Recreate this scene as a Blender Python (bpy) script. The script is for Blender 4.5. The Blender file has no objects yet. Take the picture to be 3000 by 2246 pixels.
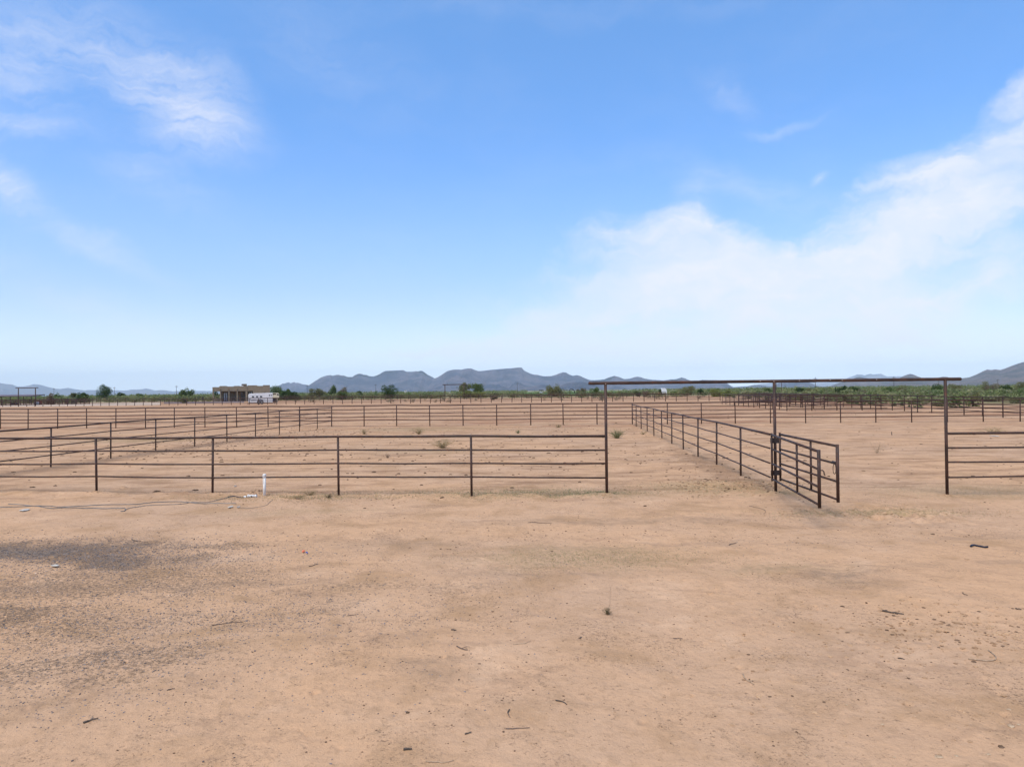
import bpy, math, random
import numpy as np
from mathutils import Matrix, Vector

# ------------------------------------------------------------------ camera
F = 2050.0                      # focal length in pixels of the 3000 px wide photograph
H = 2.7                         # eye height
PITCH = math.atan(20.5 / F)
ROLL = math.radians(0.652)
scene = bpy.context.scene
COL = scene.collection
cam_d = bpy.data.cameras.new("camera")
cam = bpy.data.objects.new("camera", cam_d)
COL.objects.link(cam)
CM = Matrix.Rotation(math.pi / 2 + PITCH, 3, 'X') @ Matrix.Rotation(-ROLL, 3, 'Z')
cam.matrix_world = Matrix.Translation((0, 0, H)) @ CM.to_4x4()
cam_d.sensor_width = 36.0
cam_d.lens = 36.0 * F / 3000.0
cam_d.clip_start = 0.1
cam_d.clip_end = 200000.0
scene.camera = cam
scene.render.resolution_x = 1024
scene.render.resolution_y = 766
try:
    scene.cycles.volume_bounces = 3
    scene.cycles.max_bounces = 6
    scene.cycles.volume_step_rate = 1.0
except Exception:
    pass

scene.view_settings.view_transform = 'Standard'
scene.view_settings.look = 'None'
scene.view_settings.exposure = 1.42
scene.view_settings.gamma = 1.0


def ray(px, py):
    return CM @ Vector(((px - 1500) / F, (1123 - py) / F, -1))


def gnd(px, py, z=0.0):
    d = ray(px, py)
    t = (z - H) / d.z
    return Vector((d.x * t, d.y * t, z))


def horizon(px):
    lo, hi = 1000.0, 1300.0
    for _ in range(40):
        m = (lo + hi) / 2
        if ray(px, m).z > 0:
            lo = m
        else:
            hi = m
    return lo


def at(px, Y, z=0.0):
    d = ray(px, horizon(px))
    return Vector((d.x / d.y * Y, Y, z))


def zat(px, py, Y):
    d = ray(px, py)
    return H + d.z / d.y * Y


# ------------------------------------------------------------------ node helper
class NT:
    def __init__(self, tree):
        self.t = tree
        self.t.nodes.clear()

    def n(self, kind, **kw):
        nd = self.t.nodes.new(kind)
        for k, v in kw.items():
            if k.startswith('i_'):
                nd.inputs[k[2:].replace('_', ' ')].default_value = v
            else:
                setattr(nd, k, v)
        return nd

    def link(self, a, b):
        self.t.links.new(a, b)

    def math(self, op, a, b=None, c=None, clamp=False):
        nd = self.t.nodes.new('ShaderNodeMath')
        nd.operation = op
        nd.use_clamp = clamp
        for i, v in enumerate((a, b, c)):
            if v is None:
                continue
            if isinstance(v, (int, float)):
                nd.inputs[i].default_value = v
            else:
                self.link(v, nd.inputs[i])
        return nd.outputs[0]

    def noise(self, vec, scale, detail=4, rough=0.55, dist=0.0, col=False):
        nd = self.t.nodes.new('ShaderNodeTexNoise')
        nd.inputs['Scale'].default_value = scale
        nd.inputs['Detail'].default_value = detail
        nd.inputs['Roughness'].default_value = rough
        nd.inputs['Distortion'].default_value = dist
        self.link(vec, nd.inputs['Vector'])
        return nd.outputs['Color' if col else 'Fac']

    def ramp(self, fac, a, b, lo=0.0, hi=1.0, smooth=True):
        nd = self.t.nodes.new('ShaderNodeMapRange')
        if smooth:
            nd.interpolation_type = 'SMOOTHSTEP'
        nd.inputs['From Min'].default_value = a
        nd.inputs['From Max'].default_value = b
        nd.inputs['To Min'].default_value = lo
        nd.inputs['To Max'].default_value = hi
        self.link(fac, nd.inputs['Value'])
        return nd.outputs[0]

    def mix(self, fac, a, b):
        nd = self.t.nodes.new('ShaderNodeMix')
        nd.data_type = 'RGBA'
        for v, i in ((fac, 0), (a, 6), (b, 7)):
            if isinstance(v, (int, float)):
                nd.inputs[i].default_value = v
            elif isinstance(v, tuple):
                nd.inputs[i].default_value = (v[0], v[1], v[2], 1)
            else:
                self.link(v, nd.inputs[i])
        return nd.outputs[2]

    def mapping(self, vec, loc=(0, 0, 0), rot=(0, 0, 0), scale=(1, 1, 1), vtype='POINT'):
        nd = self.t.nodes.new('ShaderNodeMapping')
        nd.vector_type = vtype
        nd.inputs['Location'].default_value = loc
        nd.inputs['Rotation'].default_value = rot
        nd.inputs['Scale'].default_value = scale
        self.link(vec, nd.inputs['Vector'])
        return nd.outputs[0]


# ------------------------------------------------------------------ world
SUN_EL, SUN_AZ = 58.0, 215.0       # degrees; azimuth measured clockwise from the view direction
world = bpy.data.worlds.new("World")
scene.world = world
world.use_nodes = True
w = NT(world.node_tree)
sky = w.n('ShaderNodeTexSky')
sky.sky_type = 'NISHITA'
sky.sun_disc = False
sky.sun_elevation = math.radians(SUN_EL)
sky.sun_rotation = math.radians(SUN_AZ)
sky.air_density = 1.0
sky.dust_density = 0.6
sky.ozone_density = 1.6
SKY_STR = 0.094
tc = w.n('ShaderNodeTexCoord')
sep = w.n('ShaderNodeSeparateXYZ')
w.link(tc.outputs['Generated'], sep.inputs[0])
azn = w.math('ARCTAN2', sep.outputs[0], sep.outputs[1])
eln = w.math('ARCSINE', sep.outputs[2])
comb = w.n('ShaderNodeCombineXYZ')
w.link(azn, comb.inputs[0])
w.link(eln, comb.inputs[1])
AE = comb.outputs[0]
# domain warp in (azimuth, elevation)
warp = w.noise(AE, 5.0, 5, 0.6, col=True)
vs = w.n('ShaderNodeVectorMath', operation='SUBTRACT')
w.link(warp, vs.inputs[0])
vs.inputs[1].default_value = (0.5, 0.5, 0.5)
vm = w.n('ShaderNodeVectorMath', operation='SCALE')
w.link(vs.outputs[0], vm.inputs[0])
vm.inputs['Scale'].default_value = 0.12
va = w.n('ShaderNodeVectorMath', operation='ADD')
w.link(AE, va.inputs[0])
w.link(vm.outputs[0], va.inputs[1])
AEW = va.outputs[0]


def azel(px, py):
    d = ray(px * 3000 / 2212.0, py * 3000 / 2212.0).normalized()
    return math.atan2(d.x, d.y), math.asin(d.z)


def blob(vec, px, py, rx, ry, rot, inner, outer, amp):
    """soft ellipse of cloud; position and size given in the 2212 px view, rot in degrees (up to the right)"""
    a, e = azel(px, py)
    k = 3000 / 2212.0 / F
    mp = w.mapping(vec, (a, e, 0), (0, 0, math.radians(rot)), (rx * k, ry * k, 1), 'TEXTURE')
    ln = w.n('ShaderNodeVectorMath', operation='LENGTH')
    w.link(mp, ln.inputs[0])
    return w.ramp(ln.outputs['Value'], inner, outer, amp, 0.0)


def total(items):
    s = items[0]
    for i in items[1:]:
        s = w.math('ADD', s, i)
    return s


# fine filaments: strongly stretched, warped at two scales
w2 = w.noise(AE, 16.0, 6, 0.65, col=True)
vs2 = w.n('ShaderNodeVectorMath', operation='SUBTRACT')
w.link(w2, vs2.inputs[0])
vs2.inputs[1].default_value = (0.5, 0.5, 0.5)
vm2 = w.n('ShaderNodeVectorMath', operation='SCALE')
w.link(vs2.outputs[0], vm2.inputs[0])
vm2.inputs['Scale'].default_value = 0.05
va2 = w.n('ShaderNodeVectorMath', operation='ADD')
w.link(AEW, va2.inputs[0])
w.link(vm2.outputs[0], va2.inputs[1])
AF = va2.outputs[0]
bil = w.noise(w.mapping(AF, (3, 1, 0), (0, 0, math.radians(-16)), (1.0, 2.2, 1)), 7.0, 12, 0.66)
fil = w.noise(w.mapping(AF, (7, 4, 0), (0, 0, math.radians(-12)), (0.9, 4.2, 1)), 9.0, 12, 0.70)
fil2 = w.noise(w.mapping(AF, (1, 9, 0), (0, 0, math.radians(22)), (0.9, 4.5, 1)), 8.0, 12, 0.70)
soft = w.noise(w.mapping(AEW, (2, 2, 0), (0, 0, math.radians(-15)), (1.0, 2.0, 1)), 3.0, 5, 0.55)
big = total([
    blob(AEW, 1430, 570, 270, 110, -8, 0.2, 1.2, 1.02),
    blob(AEW, 1620, 600, 320, 105, -18, 0.2, 1.15, 0.85),
    blob(AEW, 1230, 670, 350, 60, 22, 0.1, 1.15, 0.75),
    blob(AEW, 2090, 400, 430, 105, 20, 0.2, 1.15, 1.0),
    blob(AEW, 2220, 340, 130, 90, 45, 0.2, 1.2, 0.6),
    blob(AEW, 2180, 220, 75, 34, 20, 0.1, 1.2, 0.8),
    blob(AEW, 2080, 560, 440, 125, 8, 0.1, 1.25, 0.78),
    blob(AEW, 1560, 700, 620, 120, -4, 0.1, 1.25, 0.62),
])
nb = w.math('ADD', w.math('MULTIPLY', bil, 0.6), w.math('MULTIPLY', fil, 0.4))
nb = w.ramp(nb, 0.41, 0.59, 0.0, 1.0, smooth=False)
bigm = w.ramp(w.math('SUBTRACT', w.math('MULTIPLY', big, 1.30), w.math('MULTIPLY', w.math('SUBTRACT', 1.0, nb), 0.72)), -0.25, 1.10, smooth=False)
bigm = w.math('MULTIPLY', bigm, w.ramp(big, 0.0, 0.30))
bigm = w.math('MULTIPLY', bigm, w.ramp(soft, 0.35, 0.6, 0.62, 1.0))
bigm = w.math('MULTIPLY', bigm, w.math('ADD', 0.62, w.math('MULTIPLY', nb, 0.42)))
low = total([
    blob(AEW, 1250, 765, 470, 75, 3, 0.0, 1.3, 0.7),
    blob(AEW, 1950, 760, 700, 80, 0, 0.0, 1.3, 0.6),
    blob(AEW, 920, 762, 90, 12, -3, 0.0, 1.3, 0.45),
])
wis = total([
    blob(AEW, 330, 150, 230, 110, -32, 0.0, 1.25, 0.60),
    blob(AEW, 440, 235, 150, 95, -30, 0.0, 1.25, 0.70),
    blob(AEW, 440, 320, 110, 45, 15, 0.0, 1.25, 0.5),
    blob(AEW, 10, 110, 200, 150, 0, 0.0, 1.25, 0.70),
    blob(AEW, 20, 365, 85, 34, -50, 0.0, 1.25, 1.2),
    blob(AEW, 50, 258, 120, 22, -12, 0.0, 1.25, 0.6),
    blob(AEW, 190, 525, 170, 26, -25, 0.0, 1.25, 0.55),
    blob(AEW, 200, 640, 260, 40, -22, 0.0, 1.25, 0.4),
    blob(AEW, 700, 110, 240, 90, -15, 0.0, 1.25, 0.2),
    blob(AEW, 1250, 20, 700, 30, 0, 0.0, 1.25, 0.12),
    blob(AEW, 1570, 190, 90, 35, -35, 0.0, 1.25, 0.3),
    blob(AEW, 1700, 265, 100, 15, 0, 0.0, 1.25, 0.35),
    blob(AEW, 1600, 400, 250, 45, -18, 0.0, 1.25, 0.35),
    blob(AEW, 1785, 382, 24, 14, 0, 0.0, 1.25, 0.8),
    blob(AEW, 330, 390, 150, 70, -20, 0.0, 1.25, 0.35),
    blob(AEW, 1480, 450, 60, 60, 70, 0.0, 1.25, 0.5),
])
nf = w.math('ADD', w.math('MULTIPLY', fil, 0.5), w.math('MULTIPLY', fil2, 0.5))
nf = w.ramp(nf, 0.42, 0.62, 0.0, 1.0, smooth=False)
wism = w.math('ADD', w.math('MULTIPLY', w.math('MULTIPLY', wis, nf), 0.50), w.math('MULTIPLY', wis, 0.14))
veil = w.math('MULTIPLY', w.ramp(soft, 0.40, 0.66, 0.0, 0.04), w.ramp(fil2, 0.40, 0.60, 0.4, 1.0))
lowm = w.math('MULTIPLY', low, w.ramp(nf, 0.0, 1.0, 0.55, 1.0))
# screen the layers together
inv = w.math('MULTIPLY', w.math('SUBTRACT', 1.0, w.math('MULTIPLY', bigm, 0.94, clamp=True)), w.math('SUBTRACT', 1.0, w.math('MULTIPLY', wism, 1.0, clamp=True)))
inv = w.math('MULTIPLY', inv, w.math('SUBTRACT', 1.0, w.math('MULTIPLY', lowm, 0.9, clamp=True)))
inv = w.math('MULTIPLY', inv, w.math('SUBTRACT', 1.0, veil))
den = w.math('SUBTRACT', 1.0, inv, clamp=True)
# faint even milkiness low in the air
hz = w.ramp(eln, 0.0, 0.36, 0.93, 0.0, smooth=False)
hz = w.math('POWER', hz, 1.65)
SB = w.n('ShaderNodeVectorMath', operation='MULTIPLY')
w.link(sky.outputs[0], SB.inputs[0])
SB.inputs[1].default_value = (1, 1, 1)
tint = w.mix(w.ramp(eln, 0.10, 0.55, smooth=False), (SKY_STR * 0.40, SKY_STR * 0.575, SKY_STR * 0.86), (SKY_STR * 0.55, SKY_STR * 0.84, SKY_STR * 1.05))
w.link(tint, SB.inputs[1])
hcol = w.mix(w.ramp(eln, 0.02, 0.16), (0.420, 0.450, 0.440), (0.258, 0.297, 0.378))
c1 = w.mix(hz, SB.outputs[0], hcol)
c2 = w.mix(den, c1, (0.345, 0.353, 0.388))
bg = w.n('ShaderNodeBackground')
w.link(c2, bg.inputs['Color'])
bg.inputs['Strength'].default_value = 1.0
wo = w.n('ShaderNodeOutputWorld')
w.link(bg.outputs[0], wo.inputs[0])

# ------------------------------------------------------------------ sun
sl = bpy.data.lights.new("sun", 'SUN')
sl.energy = 1.5
sl.angle = math.radians(45)
sl.color = (1.0, 0.90, 0.76)
so = bpy.data.objects.new("sun", sl)
COL.objects.link(so)
a = math.radians(SUN_AZ)
e = math.radians(SUN_EL)
sdir = Vector((math.sin(a) * math.cos(e), math.cos(a) * math.cos(e), math.sin(e)))
so.rotation_euler = sdir.to_track_quat('Z', 'Y').to_euler()
so.location = sdir * 50


# ------------------------------------------------------------------ helpers
def tag(o, label=None, cat=None, group=None, kind=None):
    if label:
        o['label'] = label
    if cat:
        o['category'] = cat
    if group:
        o['group'] = group
    if kind:
        o['kind'] = kind
    return o


def empty(name, loc, label, cat, group=None, rz=0.0):
    o = bpy.data.objects.new(name, None)
    COL.objects.link(o)
    o.location = loc
    o.rotation_euler = (0, 0, rz)
    o.empty_display_size = 0.2
    return tag(o, label, cat, group)


def mesh_np(name, V, Fq, mat, parent=None, smooth=True, loc=None):
    """V (n,3) array, Fq (m,k) array with one face size"""
    me = bpy.data.meshes.new(name)
    V = np.asarray(V, dtype=np.float32)
    Fq = np.asarray(Fq, dtype=np.int32)
    k = Fq.shape[1]
    me.vertices.add(len(V))
    me.vertices.foreach_set('co', V.ravel())
    me.loops.add(Fq.size)
    me.loops.foreach_set('vertex_index', Fq.ravel())
    me.polygons.add(len(Fq))
    me.polygons.foreach_set('loop_start', np.arange(0, Fq.size, k, dtype=np.int32))
    me.polygons.foreach_set('loop_total', np.full(len(Fq), k, dtype=np.int32))
    me.polygons.foreach_set('use_smooth', np.full(len(Fq), smooth, dtype=bool))
    me.materials.append(mat)
    me.update(calc_edges=True)
    o = bpy.data.objects.new(name, me)
    COL.objects.link(o)
    if parent is not None:
        o.parent = parent
    if loc is not None:
        o.location = loc
    return o


class MB:
    def __init__(self):
        self.v = []
        self.f = []

    def box(self, x0, x1, y0, y1, z0, z1):
        b = len(self.v)
        self.v += [(x0, y0, z0), (x1, y0, z0), (x1, y1, z0), (x0, y1, z0),
                   (x0, y0, z1), (x1, y0, z1), (x1, y1, z1), (x0, y1, z1)]
        self.f += [tuple(b + i for i in q) for q in
                   ((0, 3, 2, 1), (4, 5, 6, 7), (0, 1, 5, 4), (1, 2, 6, 5), (2, 3, 7, 6), (3, 0, 4, 7))]
        return self

    def tube(self, pts, r, n=10, cap=True):
        pts = [Vector(p) for p in pts]
        rs = r if isinstance(r, (list, tuple)) else [r] * len(pts)
        b = len(self.v)
        prev = None
        for i, p in enumerate(pts):
            if i == 0:
                t = pts[1] - p
            elif i == len(pts) - 1:
                t = p - pts[i - 1]
            else:
                t = pts[i + 1] - pts[i - 1]
            t.normalize()
            if prev is None:
                up = Vector((0, 0, 1)) if abs(t.z) < 0.9 else Vector((1, 0, 0))
                u = t.cross(up).normalized()
            else:
                u = (prev - t * prev.dot(t)).normalized()
            prev = u
            vv = t.cross(u)
            for k in range(n):
                a_ = 2 * math.pi * k / n
                q = p + (u * math.cos(a_) + vv * math.sin(a_)) * rs[i]
                self.v.append(tuple(q))
        for i in range(len(pts) - 1):
            for k in range(n):
                a0 = b + i * n + k
                a1 = b + i * n + (k + 1) % n
                self.f.append((a0, a0 + n, a1 + n, a1))
        if cap:
            self.f.append(tuple(b + k for k in range(n)))
            e_ = b + (len(pts) - 1) * n
            self.f.append(tuple(e_ + k for k in reversed(range(n))))
        return self

    def lathe(self, prof, n=16, c=(0, 0, 0)):
        b = len(self.v)
        for (r, z) in prof:
            for k in range(n):
                a_ = 2 * math.pi * k / n
                self.v.append((c[0] + r * math.cos(a_), c[1] + r * math.sin(a_), c[2] + z))
        for i in range(len(prof) - 1):
            for k in range(n):
                a0 = b + i * n + k
                a1 = b + i * n + (k + 1) % n
                self.f.append((a0, a1, a1 + n, a0 + n))
        self.f.append(tuple(b + k for k in reversed(range(n))))
        e_ = b + (len(prof) - 1) * n
        self.f.append(tuple(e_ + k for k in range(n)))
        return self

    def prism(self, outline, y0, y1):
        """outline in (x, z), extruded along y"""
        b = len(self.v)
        m = len(outline)
        self.v += [(x, y0, z) for x, z in outline] + [(x, y1, z) for x, z in outline]
        self.f.append(tuple(b + i for i in range(m)))
        self.f.append(tuple(b + m + i for i in reversed(range(m))))
        for i in range(m):
            j = (i + 1) % m
            self.f.append((b + i, b + m + i, b + m + j, b + j))
        return self

    def build(self, name, mat, parent=None, loc=None, smooth=False, bevel=0.0):
        me = bpy.data.meshes.new(name)
        me.from_pydata(self.v, [], self.f)
        me.materials.append(mat)
        me.update()
        if smooth:
            for p in me.polygons:
                p.use_smooth = len(p.vertices) <= 4
        o = bpy.data.objects.new(name, me)
        COL.objects.link(o)
        if parent is not None:
            o.parent = parent
        if loc is not None:
            o.location = loc
        if bevel:
            m = o.modifiers.new('bevel', 'BEVEL')
            m.width = bevel
            m.segments = 2
            m.limit_method = 'ANGLE'
        return o


# numpy noise -------------------------------------------------------
_rs = np.random.RandomState(7)
_tab = _rs.rand(512, 512).astype(np.float64)


def vnoise(x, y):
    xi = np.floor(x).astype(np.int64)
    yi = np.floor(y).astype(np.int64)
    fx = x - xi
    fy = y - yi
    fx = fx * fx * fx * (fx * (fx * 6 - 15) + 10)
    fy = fy * fy * fy * (fy * (fy * 6 - 15) + 10)
    g = lambda i, j: _tab[i & 511, j & 511]
    a0 = g(xi, yi) * (1 - fx) + g(xi + 1, yi) * fx
    a1 = g(xi, yi + 1) * (1 - fx) + g(xi + 1, yi + 1) * fx
    return a0 * (1 - fy) + a1 * fy - 0.5


def fbm(x, y, oct=4, gain=0.5):
    s = 0
    a_ = 1.0
    for i in range(oct):
        s = s + a_ * vnoise(x * 2 ** i + 17.3 * i, y * 2 ** i + 9.1 * i)
        a_ *= gain
    return s


def ridged(x, y, oct=4):
    s = 0
    a_ = 1.0
    for i in range(oct):
        s = s + a_ * (1 - np.abs(vnoise(x * 2 ** i + 31.3 * i, y * 2 ** i + 5.1 * i)) * 4)
        a_ *= 0.5
    return s / 2


# ------------------------------------------------------------------ materials
def pmat(name, rough=0.8, spec=0.3):
    m = bpy.data.materials.new(name)
    m.use_nodes = True
    t = NT(m.node_tree)
    b = t.n('ShaderNodeBsdfPrincipled')
    b.inputs['Roughness'].default_value = rough
    b.inputs['Specular IOR Level'].default_value = spec
    o = t.n('ShaderNodeOutputMaterial')
    t.link(b.outputs[0], o.inputs[0])
    tcn = t.n('ShaderNodeTexCoord')
    return m, t, b, tcn.outputs['Object']


def simple(name, c1_, c2_, scale=5.0, rough=0.8, spec=0.3, bump=0.0, metal=0.0):
    m, t, b, oc = pmat(name, rough, spec)
    nz = t.noise(oc, scale, 5, 0.6)
    t.link(t.mix(t.ramp(nz, 0.32, 0.68), c1_, c2_), b.inputs['Base Color'])
    b.inputs['Metallic'].default_value = metal
    if bump:
        bn = t.n('ShaderNodeBump')
        bn.inputs['Strength'].default_value = bump
        bn.inputs['Distance'].default_value = 0.02
        t.link(t.noise(oc, scale * 6, 4, 0.6), bn.inputs['Height'])
        t.link(bn.outputs[0], b.inputs['Normal'])
    return m


def pipe_mat(name, dk, lt, rust):
    m, t, b, oc = pmat(name, 0.55, 0.3)
    ge = t.n('ShaderNodeNewGeometry')
    pos = ge.outputs['Position']
    n1 = t.noise(pos, 3.0, 6, 0.65)
    n2 = t.noise(pos, 38.0, 4, 0.6)
    n3 = t.noise(pos, 11.0, 5, 0.7)
    c = t.mix(t.ramp(n1, 0.35, 0.65), dk, lt)
    c = t.mix(t.ramp(n3, 0.55, 0.70, 0, 0.75), c, rust)
    c = t.mix(t.ramp(n2, 0.60, 0.72, 0, 0.5), c, lt)
    t.link(c, b.inputs['Base Color'])
    t.link(t.ramp(n3, 0.3, 0.7, 0.42, 0.75), b.inputs['Roughness'])
    bn = t.n('ShaderNodeBump')
    bn.inputs['Strength'].default_value = 0.25
    bn.inputs['Distance'].default_value = 0.003
    t.link(n2, bn.inputs['Height'])
    t.link(bn.outputs[0], b.inputs['Normal'])
    return m


M = {}
M['pipe'] = pipe_mat('rusty_pipe', (0.030, 0.017, 0.012), (0.066, 0.032, 0.021), (0.135, 0.045, 0.020))
M['pipe_red'] = pipe_mat('rusty_red_pipe', (0.034, 0.013, 0.008), (0.052, 0.019, 0.011), (0.080, 0.027, 0.013))
M['plate'] = simple('dark_steel_plate', (0.02, 0.014, 0.012), (0.04, 0.026, 0.022), 20, 0.6, 0.3)
M['pvc'] = simple('white_pvc', (0.60, 0.57, 0.52), (0.72, 0.69, 0.64), 8, 0.4, 0.4)
M['hole'] = simple('pvc_hole_shade', (0.06, 0.05, 0.04), (0.1, 0.08, 0.07), 8)
M['hose'] = simple('grey_hose', (0.10, 0.10, 0.095), (0.22, 0.21, 0.19), 4, 0.6)
M['black'] = simple('black_plastic', (0.016, 0.017, 0.026), (0.03, 0.03, 0.04), 9, 0.5)
M['stick'] = simple('dead_wood', (0.085, 0.058, 0.042), (0.17, 0.12, 0.09), 30, 0.9)
M['palestick'] = simple('pale_dead_wood', (0.30, 0.20, 0.125), (0.46, 0.33, 0.21), 30, 0.9)
M['darkstick'] = simple('dark_dead_wood', (0.065, 0.05, 0.038), (0.12, 0.09, 0.066), 30, 0.9)
M['paper'] = simple('white_litter', (0.42, 0.37, 0.30), (0.55, 0.50, 0.42), 12, 0.8)
M['orange'] = simple('orange_litter', (0.55, 0.12, 0.06), (0.62, 0.18, 0.09), 12, 0.7)
M['blueplastic'] = simple('blue_litter', (0.05, 0.10, 0.42), (0.07, 0.14, 0.5), 12, 0.6)
M['stucco'] = simple('tan_stucco', (0.205, 0.160, 0.108), (0.240, 0.188, 0.128), 1.2, 0.95, 0.1, 0.3)
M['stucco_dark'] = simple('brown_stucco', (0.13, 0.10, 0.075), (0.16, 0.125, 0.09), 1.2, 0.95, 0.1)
M['glass'] = simple('window_glass', (0.02, 0.025, 0.03), (0.035, 0.04, 0.05), 1, 0.08, 0.6)
M['paleglass'] = simple('pale_door_glass', (0.35, 0.42, 0.48), (0.45, 0.52, 0.58), 2, 0.1, 0.6)
M['wood'] = simple('varnished_wood', (0.30, 0.17, 0.075), (0.38, 0.22, 0.10), 4, 0.6)
M['white'] = simple('white_paint', (0.58, 0.56, 0.54), (0.66, 0.64, 0.62), 1.0, 0.35, 0.5)
M['cream'] = simple('cream_paint', (0.50, 0.44, 0.29), (0.60, 0.53, 0.36), 1.5, 0.4, 0.5)
M['greystripe'] = simple('grey_stripe', (0.10, 0.10, 0.12), (0.16, 0.16, 0.18), 1.5, 0.4)
M['rubber'] = simple('tyre_rubber', (0.018, 0.017, 0.017), (0.03, 0.028, 0.028), 9, 0.85)
M['rim'] = simple('metal_rim', (0.40, 0.40, 0.41), (0.5, 0.5, 0.5), 9, 0.35, 0.5, 0, 0.6)
M['roofmetal'] = simple('roof_sheet', (0.10, 0.060, 0.052), (0.15, 0.09, 0.08), 0.8, 0.55, 0.4)
M['polewood'] = simple('pole_wood', (0.06, 0.055, 0.055), (0.10, 0.09, 0.085), 2, 0.9)
M['bark'] = simple('bark', (0.050, 0.038, 0.028), (0.10, 0.078, 0.058), 6, 0.95)
M['stone'] = simple('pale_stone', (0.36, 0.24, 0.145), (0.50, 0.36, 0.23), 14, 0.95, 0.1, 0.5)
M['clod'] = simple('dry_dung', (0.075, 0.045, 0.027), (0.19, 0.12, 0.075), 7, 1.0, 0.05, 0.6)
M['soilclod'] = simple('soil_clod', (0.26, 0.155, 0.085), (0.48, 0.30, 0.17), 3, 1.0, 0.05, 0.6)
M['gravel'] = simple('grey_gravel', (0.060, 0.050, 0.048), (0.26, 0.21, 0.18), 9, 0.9, 0.2)
M['rust_red'] = simple('red_tin', (0.25, 0.06, 0.035), (0.32, 0.09, 0.05), 3, 0.7)


def leafmat(name, a_, b_, c_=None, sc=0.5):
    m, t, b, oc = pmat(name, 0.85, 0.15)
    ge = t.n('ShaderNodeNewGeometry')
    pos = ge.outputs['Position']
    n1 = t.noise(pos, sc, 3, 0.6)
    n2 = t.noise(pos, sc * 6, 3, 0.6)
    c = t.mix(t.ramp(n1, 0.38, 0.62), a_, b_)
    if c_:
        c = t.mix(t.ramp(n2, 0.50, 0.66, 0, 0.8), c, c_)
    t.link(c, b.inputs['Base Color'])
    b.inputs['Specular IOR Level'].default_value = 0.0
    tr = t.n('ShaderNodeBsdfTranslucent')
    t.link(c, tr.inputs['Color'])
    ms = t.n('ShaderNodeMixShader')
    ms.inputs[0].default_value = 0.4
    t.link(b.outputs[0], ms.inputs[1])
    t.link(tr.outputs[0], ms.inputs[2])
    for nd in t.t.nodes:
        if nd.type == 'OUTPUT_MATERIAL':
            t.link(ms.outputs[0], nd.inputs[0])
    return m


M['leaf_dark'] = leafmat('leaf_dark', (0.040, 0.068, 0.020), (0.068, 0.105, 0.030), (0.10, 0.14, 0.045))
M['leaf_mid'] = leafmat('leaf_mid', (0.085, 0.130, 0.036), (0.135, 0.175, 0.055), (0.17, 0.20, 0.08))
M['leaf_olive'] = leafmat('leaf_olive', (0.150, 0.155, 0.060), (0.205, 0.200, 0.085), (0.24, 0.21, 0.12))
M['leaf_grey'] = leafmat('leaf_grey', (0.185, 0.145, 0.090), (0.22, 0.185, 0.115), (0.26, 0.205, 0.14))
M['leaf_yellow'] = leafmat('leaf_yellow', (0.170, 0.190, 0.050), (0.220, 0.230, 0.068), (0.25, 0.245, 0.10))
M['scrub'] = leafmat('leaf_scrub', (0.085, 0.140, 0.045), (0.240, 0.250, 0.105), (0.29, 0.25, 0.14), 0.16)
M['scrub_pale'] = leafmat('leaf_scrub_pale', (0.140, 0.180, 0.068), (0.245, 0.255, 0.115), (0.28, 0.235, 0.15), 0.14)
M['drygrass'] = leafmat('dry_grass', (0.38, 0.28, 0.15), (0.48, 0.37, 0.21), (0.34, 0.30, 0.15), 3.0)
M['greengrass'] = leafmat('green_weed', (0.19, 0.21, 0.085), (0.28, 0.27, 0.13), (0.34, 0.28, 0.16), 3.0)
M['weed'] = leafmat('brown_weed', (0.22, 0.155, 0.09), (0.32, 0.24, 0.14), (0.2, 0.2, 0.1), 6.0)

# ------------------------------------------------------------------ ground
# key points of the fence layout (ground points in metres)
A = gnd(1778, 1456)
G = gnd(2273, 1451)
B = gnd(2775, 1452)
L0 = gnd(285, 1449)
C = gnd(1853, 1244)
C2 = gnd(972, 1250)
LR0 = gnd(149, 1367)


def seg_dist(x, y, p, q):
    dx, dy = q[0] - p[0], q[1] - p[1]
    L2 = dx * dx + dy * dy
    t = np.clip(((x - p[0]) * dx + (y - p[1]) * dy) / L2, 0, 1)
    return np.hypot(x - (p[0] + t * dx), y - (p[1] + t * dy))


rg = np.random.RandomState(11)
prints = []
for cx, cy, sx, sy, n_ in ((4.2, 8.6, 1.3, 1.0, 120), (4.6, 7.0, 1.2, .6, 50), (0.5, 6.6, 3, .9, 50), (-2, 9, 4, 2.0, 60), (5, 13, 5, 2.5, 120),
                           (4, 25, 12, 6, 500), (-8, 28, 8, 7, 600), (14, 30, 8, 9, 300), (0, 16.5, 8, 0.8, 200)):
    for _ in range(n_):
        prints.append((rg.normal(cx, sx), rg.normal(cy, sy), rg.uniform(.025, .06), rg.uniform(0.3, 1.0)))
prints = np.array(prints)


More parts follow.
